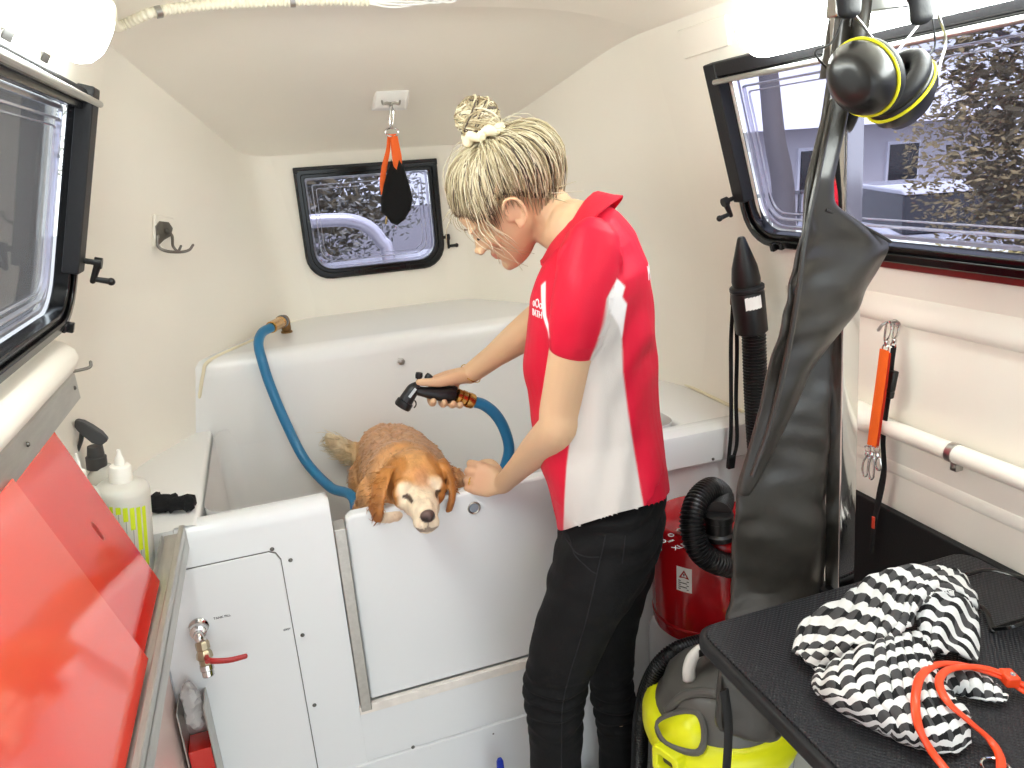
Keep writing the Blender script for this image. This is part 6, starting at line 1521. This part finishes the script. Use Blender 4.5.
ins = [(a0-.75, .146, .388), (a0-.55, .118, .420), (a0-.2, .110, .436), (a0-.05, .128, .410), (a0-.1, .150, .386), (a0-.5, .156, .375)]
fp_ = [on_head(*q) for q in ins]; mb.tube(smooth_path(fp_, 5, closed=True), .0075, 8, closed=True); build('inlet_surround', mb, M_vg, vac)
mb = MB(); cc_ = sum(fp_, V((0, 0, 0)))/6+V((0, 0, .003)); mb.add(fp_+[cc_], [(i, (i+1) % 6, 6) for i in range(6)]); build('inset_panel', mb, M_vy, vac, solid=.006)
# ribs across the head and the white carrying handle
for da in (-.35, .25):
    q = [on_head(a0+da*.5+.9, .11, .445), on_head(a0+da*1.2+.5, .085, .472), on_head(a0+da*2+.2, .10, .458), on_head(a0+da*2.2, .122, .412)]
    mb = MB(); mb.tube(smooth_path(q, 6), .009, 10, dome=True); build('head_rib', mb, M_vg, hd_v)
hA, hB2 = at(689, 678, Z=.40), at(745, 660, Z=.40); ud = V((0, 0, 1))
hA = V((vx-.075, vy-.005, VZ+.468)); hB2 = V((vx+.085, vy+.02, VZ+.468)); dirh = (hB2-hA).normalized()
mb = MB(); mb.tube(smooth_path([hA, hA+V((0, 0, .030)), hA+dirh*.018+V((0, 0, .054)), hA.lerp(hB2, .5)+V((0, 0, .062)), hB2-dirh*.018+V((0, 0, .054)), hB2+V((0, 0, .030)), hB2], 6), .0135, 14, flat=.75, up=V((0, .98, .2))); hn_ = build('carry_handle', mb, mat('pale_grip', 'dcdad3', .4), vac, smooth=180)
mb = MB(); c = hA.lerp(hB2, .34)+V((-.004, -.0115, .060)); sd2 = V((dirh.y, -dirh.x, 0)); mb.obox(c, (dirh, V((0, 0, 1)), sd2), (.034, .0075, .0012)); build('black_badge', mb, M_black, hn_)
for a in (.6, 2.2, 3.8, 5.4):
    c = V((vx+math.cos(a)*.12, vy+math.sin(a)*.12, -.08+.02)); mb = MB(); mb.lathe([(.012, -.010), (.02, -.009), (.02, .009), (.012, .010)], c, (-math.sin(a), math.cos(a), 0), 16); mb.box((c.x-.008, c.y-.008, c.z+.005), (c.x+.008, c.y+.008, c.z+.032)); build('caster', mb, M_rubber, vac)
vh = [(.585, 1.17, -.045), (.565, 1.185, .10)] 
hz = [V((.64, 1.235, -.055)), V((.61, 1.215, .0)), at(639, 768, Y=1.20), at(641, 722, Y=1.20), at(649, 684, Y=1.19), at(667, 657, Y=1.178), at(692, 645, Y=1.175), at(725, 640, Y=1.175), at(760, 648, Y=1.17), at(790, 690, Y=1.10)]
vho = build('vacuum_hose', ribbed(hz, .0185, pitch=.006, depth=.002), M_hoseb, smooth=30); tag(vho, 'black ribbed vacuum hose arching behind the yellow and grey vacuum', 'hose')
# blue tipped handle at the foot of the bath
bp_ = at(501, 770, Y=1.37); mb = MB(); mb.loft([[V((bp_.x+a, 1.372+b+.03*(.16-z), z)) for a, b in rrect(w, .010, .003, 3)] for z, w in ((-.08, .016), (.0, .017), (.105, .018), (.125, .016), (.131, .010))])
bz = at(501, 759, Y=1.372).z; 
for i, v in enumerate(mb.v): mb.v[i] = V((v.x, v.y, -.08+(v.z+.08)*(bz+.08)/.211))
tag(build('brush_handle', mb, mat('blue_plastic', '1c36a8', .35)), 'blue handle end standing against the bath front by her leg', 'brush')
# ---------------------------------------------------------------- left side and nose
def hit(x, y, nm):
    o = bpy.data.objects[nm]; org = LOC[nm]; ok, loc, nr, _ = o.ray_cast(CAM-org, ray(x, y).normalized())
    n = nr if nr.dot(CAM-loc) > 0 else -nr
    return loc+org, n
def cam_basis(n):
    up = V((0, 0, 1)); up = (up-n*up.dot(n)).normalized(); return up.cross(n).normalized(), up
# coat hook
c, n = hit(164, 237, 'wall_rear_left') if bpy.data.objects['wall_rear_left'].ray_cast(CAM-LOC['wall_rear_left'], ray(164, 237).normalized())[0] else hit(164, 237, 'wall_left')
rx, up = cam_basis(n); ck = thing('coat_hook', 'grey metal double coat hook on a pale plate on the left wall', 'hook', c-up*.04); K = (c-CAM).dot(_F)/FPX
def PL(x, y, o=0.): 
    q = ray(x, y); t = (c+n*o-CAM).dot(n)/q.dot(n); return CAM+q*t
mb = MB(); mb.prism([PL(x, y, 0) for x, y in ((152, 214), (171, 218), (172, 251), (152, 247))], n*.008); build('back_plate', mb, M_shell, ck, bevel=.002)
M_pew = mat('pewter', '7d7973', .35, 1.)
mb = MB(); mb.prism([PL(x, y, .008) for x, y in ((155, 226), (159, 221), (168, 222), (172, 228), (170, 236), (163, 240), (157, 246))], n*.003); build('hook_plate', mb, M_pew, ck, bevel=.001)
mb = MB(); mb.tube(smooth_path([PL(158, 236, .012), PL(158, 246, .016), PL(166, 251, .03), PL(180, 252, .06), PL(189, 250, .075), PL(193, 245, .08)], 6), [.0036, .0038, .0034, .003], 10, dome=True); mb.tube(smooth_path([PL(166, 230, .012), PL(172, 236, .02), PL(173, 246, .035), PL(178, 251, .045), PL(181, 246, .05)], 6), [.0036, .0034, .0028], 10, dome=True); explode(build('hook_arm', mb, M_pew, ck))
# small hook at the end of the left roll
q = at(79, 371, X=-.345); kt = thing('small_hook', 'tiny metal hook at the end of the left rail', 'hook', q-V((0, 0, .02)))
mb = MB(); mb.tube(smooth_path([q+V((-.02, 0, 0)), q+V((.006, .01, .0)), q+V((.016, .016, .002)), q+V((.018, .018, .010))], 5), .003, 8, dome=True); build('hook', mb, M_pew, kt)
# ceiling hook with a collar and black bandana
c, n = hit(392, 99, 'ceiling_nose'); n = V((-.05, -.86, -.5)).normalized(); c = c+n*.026; rx, up = cam_basis(n); hk2 = thing('ceiling_hook', 'white plate with twin steel hooks on the sloping nose ceiling', 'hook', c-V((0, 0, .04)))
mb = MB(); mb.loft([[PL(x, y, o) for x, y in pts] for o, pts in ((-.02, ((374, 89), (411, 88), (407, 110), (371, 111))), (.008, ((376, 91), (409, 90), (405, 108), (374, 109))), (.011, ((378, 93), (407, 92), (403, 106), (376, 107))))]); build('mount_plate', mb, M_white, hk2, bevel=.002)
hp0 = PL(391.5, 106, .014)
mb = MB()
for s in (-1, 1): mb.tube(smooth_path([PL(391, 104, .012), PL(391+s*4, 103, .024), PL(391+s*8, 104, .034), PL(391+s*9, 101, .038)], 5), [.004, .0035, .003], 8, dome=True)
mb.tube([PL(391, 103, .010), PL(391.5, 108, .022)], .005, 8); build('twin_hook', mb, M_steel, hk2)
YH = hp0.y-.01
def HP(x, y, o=0.): return at(x, y, Y=YH+o)
bd = thing('dog_collar', 'orange collar with black bandana hanging from the nose ceiling hook', 'collar', HP(394, 226))
mb = MB(); mb.tube(smooth_path([HP(391.5, 106), HP(393.5, 112), HP(393, 122), HP(391.5, 128), HP(390, 122), HP(390.5, 112), HP(391.5, 106)], 4), .0026, 8); mb.tube([HP(392+6.5*math.cos(t), 132+4.5*math.sin(t)) for t in [2*PI*i/16 for i in range(16)]], .0026, 8, closed=True); build('hanging_clip', mb, M_chrome, bd)
mb = MB(); mb.tube(smooth_path([HP(393.5, 134), HP(395, 145), HP(397, 158), HP(398, 172)], 5), [.010, .0125, .014, .012], 10, flat=.25, up=V((0, 1, 0))); mb.tube(smooth_path([HP(389, 134, .01), HP(388, 150, .01), HP(384.5, 166, .01), HP(382.5, 182, .01), HP(383, 195, .01)], 5), [.004, .006, .008, .008, .006], 10, flat=.25, up=V((0, 1, 0))); build('collar_band', mb, M_webo, bd, smooth=60)
ol = [(391, 159), (393.5, 166), (396.5, 168), (399, 158), (404, 169), (410, 186), (413, 199), (411, 210), (404, 220), (397.5, 225.5), (391, 223), (386, 216), (381.5, 213), (381, 200), (384, 184), (388, 169)]
mb = MB(); cc2 = HP(396, 196); fr = []
for o, s in ((-.012, .70), (-.009, .92), (0, 1.0), (.010, .92), (.013, .70)): fr.append([cc2+(HP(x, y)-cc2)*s+V((0, o+.004*math.sin(x*.4), 0)) for x, y in ol])
mb.loft(fr); build('bandana', mb, mat('black_fleece', '0a0a0b', .9, bump=.3, bscale=200), bd, smooth=180)
mb = MB(); mb.tube([HP(387, 214), HP(386, 224)], .003, 8); build('toggle', mb, M_brass, bd)
# bottles on the cupboard shelf
SZ = .7905; YBt = 1.375
M_milk = mat('milky_plastic', 'e4e2d8', .35, trans=.25, sss=.1); M_milk2 = mat('milky_cap', 'edeae0', .4); M_lime = mat('lime_print', 'cfe01e', .5); M_line = mat('grey_print', 'a5a39d', .5)
def squeeze_bottle(cx, cyv, r, h, label, bars):
    t = thing('squeeze_bottle', label, 'bottle', (cx, cyv, SZ+.0075), 'milky bottles on the shelf'); o = V((cx, cyv, SZ+.0075))
    mb = MB(); mb.lathe([(r*.9, 0), (r, .006), (r, h*.90), (r*.96, h*.945), (r*.80, h*.98), (r*.46, h*.998), (r*.42, h)], o, (0, 0, 1), 32); bd_ = build('bottle_body', mb, M_milk, t, smooth=60)
    mb = MB(); mb.lathe([(r*.42, h-.004), (r*.43, h-.002), (r*.40, h+.026), (r*.36, h+.029), (r*.20, h+.031), (r*.17, h+.042), (r*.10, h+.048), (r*.07, h+.058), (.001, h+.059)], o, (0, 0, 1), 24); build('nozzle_cap', mb, M_milk2, t, smooth=40)
    a0 = math.atan2(-cyv, -cx)
    mb = MB(); ml = MB()
    for k, ln in enumerate(bars):
        a = a0-.95+k*.235; w = .085 if ln > .012 else .06; R_ = r+.0006
        def q(a_, z): return o+V((math.cos(a_)*R_, math.sin(a_)*R_, z))
        zt_ = h*.875-.002*k; mb.add([q(a-w, zt_), q(a+w, zt_), q(a+w, zt_-ln), q(a-w, zt_-ln)], [(3, 2, 1, 0)]); ml.add([q(a-.012, zt_-ln), q(a+.012, zt_-ln), q(a+.012, .02), q(a-.012, .02)], [(3, 2, 1, 0)])
    t.rotation_euler = (0, .13, 0)
    build('lime_bars', mb, M_lime, bd_, smooth=0); build('scale_lines', ml, M_line, bd_, smooth=0)
    return t
b1p = at(131, 530, Y=YBt); r1 = wpx(51, YBt, 131, 530)/2; h1 = at(131, 482, Y=YBt).z-SZ
squeeze_bottle(b1p.x-.024, YBt, r1*.985, h1, 'milky squeeze bottle with lime bars in front of the spray bottle', [.075, .012, .012, .013, .026, .042, .082, .115])
Y2 = 1.315; b2p = at(84, 520, Y=Y2); h2 = at(84, 485, Y=Y2).z-SZ
squeeze_bottle(b2p.x-.020, Y2-.022, .031, h2, 'milky squeeze bottle half hidden behind the red sliding door', [.05, .03, .012, .012, .02, .03, .05, .07])
Y3 = 1.475; b3 = at(102, 480, Y=Y3); 
Y3 = 1.405+.062; b3 = at(101, 480, Y=Y3); sb = thing('spray_bottle', 'spray bottle with dark grey trigger head behind the milky bottles', 'spray bottle', (b3.x, Y3, .858)); o3 = V((b3.x-.004, Y3+.045, .858)); Ys = o3.y
zt3 = at(100, 466, Y=Ys).z; hh = max(.08, zt3-.858); r3 = wpx(36, Ys, 102, 480)/2
mb = MB(); mb.lathe([(r3*.9, 0), (r3, .006), (r3, hh*.72), (r3*.9, hh*.86), (r3*.55, hh*.97), (r3*.45, hh)], o3, (0, 0, 1), 28); build('bottle_body', mb, mat('clear_plastic', 'dedcd2', .25, trans=.35), sb, smooth=60)
M_trig = mat('trigger_grey', '3f3f40', .45)
def SP(x, y): return at(x, y, Y=Ys)
nk0, nk1 = SP(97, 466), SP(95, 447); axn = (nk1-nk0).normalized(); nl = (nk1-nk0).length; mb = MB(); mb.lathe([(wpx(19, Ys, 97, 460)/2, -.004), (wpx(19, Ys, 97, 460)/2, nl*.5), (wpx(16, Ys, 97, 460)/2, nl*.55), (wpx(14, Ys, 97, 460)/2, nl*1.05)], nk0, axn, 24); build('screw_cap', mb, M_trig, sb)
mb = MB(); mb.loft([[SP(x, yb)+V((0, dy_, 0)) for dy_, yb in ((-w, y1), (w, y1), (w*.8, y0), (-w*.8, y0))] for x, y0, y1, w in ((75, 420, 426, .008), (78, 419.5, 429, .011), (84, 421, 434, .013), (93, 426, 441, .014), (102, 432, 444, .013), (108, 438, 440, .008))]); build('trigger_head', mb, M_trig, sb, bevel=.002)
mb = MB(); mb.tube(smooth_path([SP(82, 431), SP(81, 440), SP(78.5, 448), SP(76.5, 454)], 5), [.007, .007, .006, .004], 10, flat=.6, dome=True); build('trigger', mb, M_trig, sb)
# black cloth on the left shelf
ol = [(155, 489), (166, 488), (176, 490), (188, 487), (194, 489), (194, 496), (187, 504), (174, 504), (163, 506.5), (155, 507)]
mb = MB(); base = at(174, 506, Z=.858); rows = []
for s in range(13):
    x = 152+42*s/12; yc = 498-1.0*math.sin(s*.9); hw = 8.5*(1-.25*(s/12))*(1 if 0 < s < 12 else .55); p = at(x, 503, Z=.875); rr = wpx(hw, p.y, x, 500)
    rows.append([p+V((.010*math.sin(s*1.3)*math.cos(t), math.cos(t)*rr*1.35, max(-.016, math.sin(t)*rr*1.0+.004*math.sin(t*5+s*1.7)))) for t in [2*PI*i/22 for i in range(22)]])
mb.loft(rows)
for i, v in enumerate(mb.v): mb.v[i] = V((v.x, v.y, max(.8585, v.z+.008*noise.noise(v*45))))
tag(build('cloth', mb, mat('black_terry', '0d0d0f', .9, bump=.5, bscale=160), smooth=180), 'crumpled black cloth on the white shelf behind the milky bottles', 'cloth')
# end wall of the cupboard recess
mb = MB(); mb.box((-.385, 1.449, .775), (-.245, 1.459, .858)); struct(build('trim_8', mb, M_tub), 'upstand between cupboard shelf and side shelf')
# ---------------------------------------------------------------- light and view
vs_ = scn.view_settings; vs_.view_transform = 'Standard'; vs_.look = 'None'; vs_.gamma = 1; vs_.use_curve_mapping = False
vs_.exposure = 1.45
scn.cycles.max_bounces = 10; scn.cycles.diffuse_bounces = 6; scn.cycles.transparent_max_bounces = 24; scn.cycles.sample_clamp_indirect = 6

# a few parts look different from the rest of their thing
for nm, lb in (('lever', 'red lever'), ('carry_handle', 'pale carrying handle'), ('yellow_collar', 'bright yellow collar'), ('bath_door', 'white drop-in door with a finger hole'), ('hatch_cover', 'white hatch cover lettered TANK FILL'),
               ('bandana', 'black bandana'), ('collar_band', 'orange collar band'), ('trigger_head', 'dark grey trigger head'), ('scrunchie', 'cream hair scrunchie'), ('polo_shirt', 'red polo shirt with grey side panels'), ('jeans', 'black jeans'), ('diffuser', 'glowing opal cover')):
    for o in bpy.data.objects:
        if o.name.split('.')[0] == nm and o.parent: o['label'] = lb
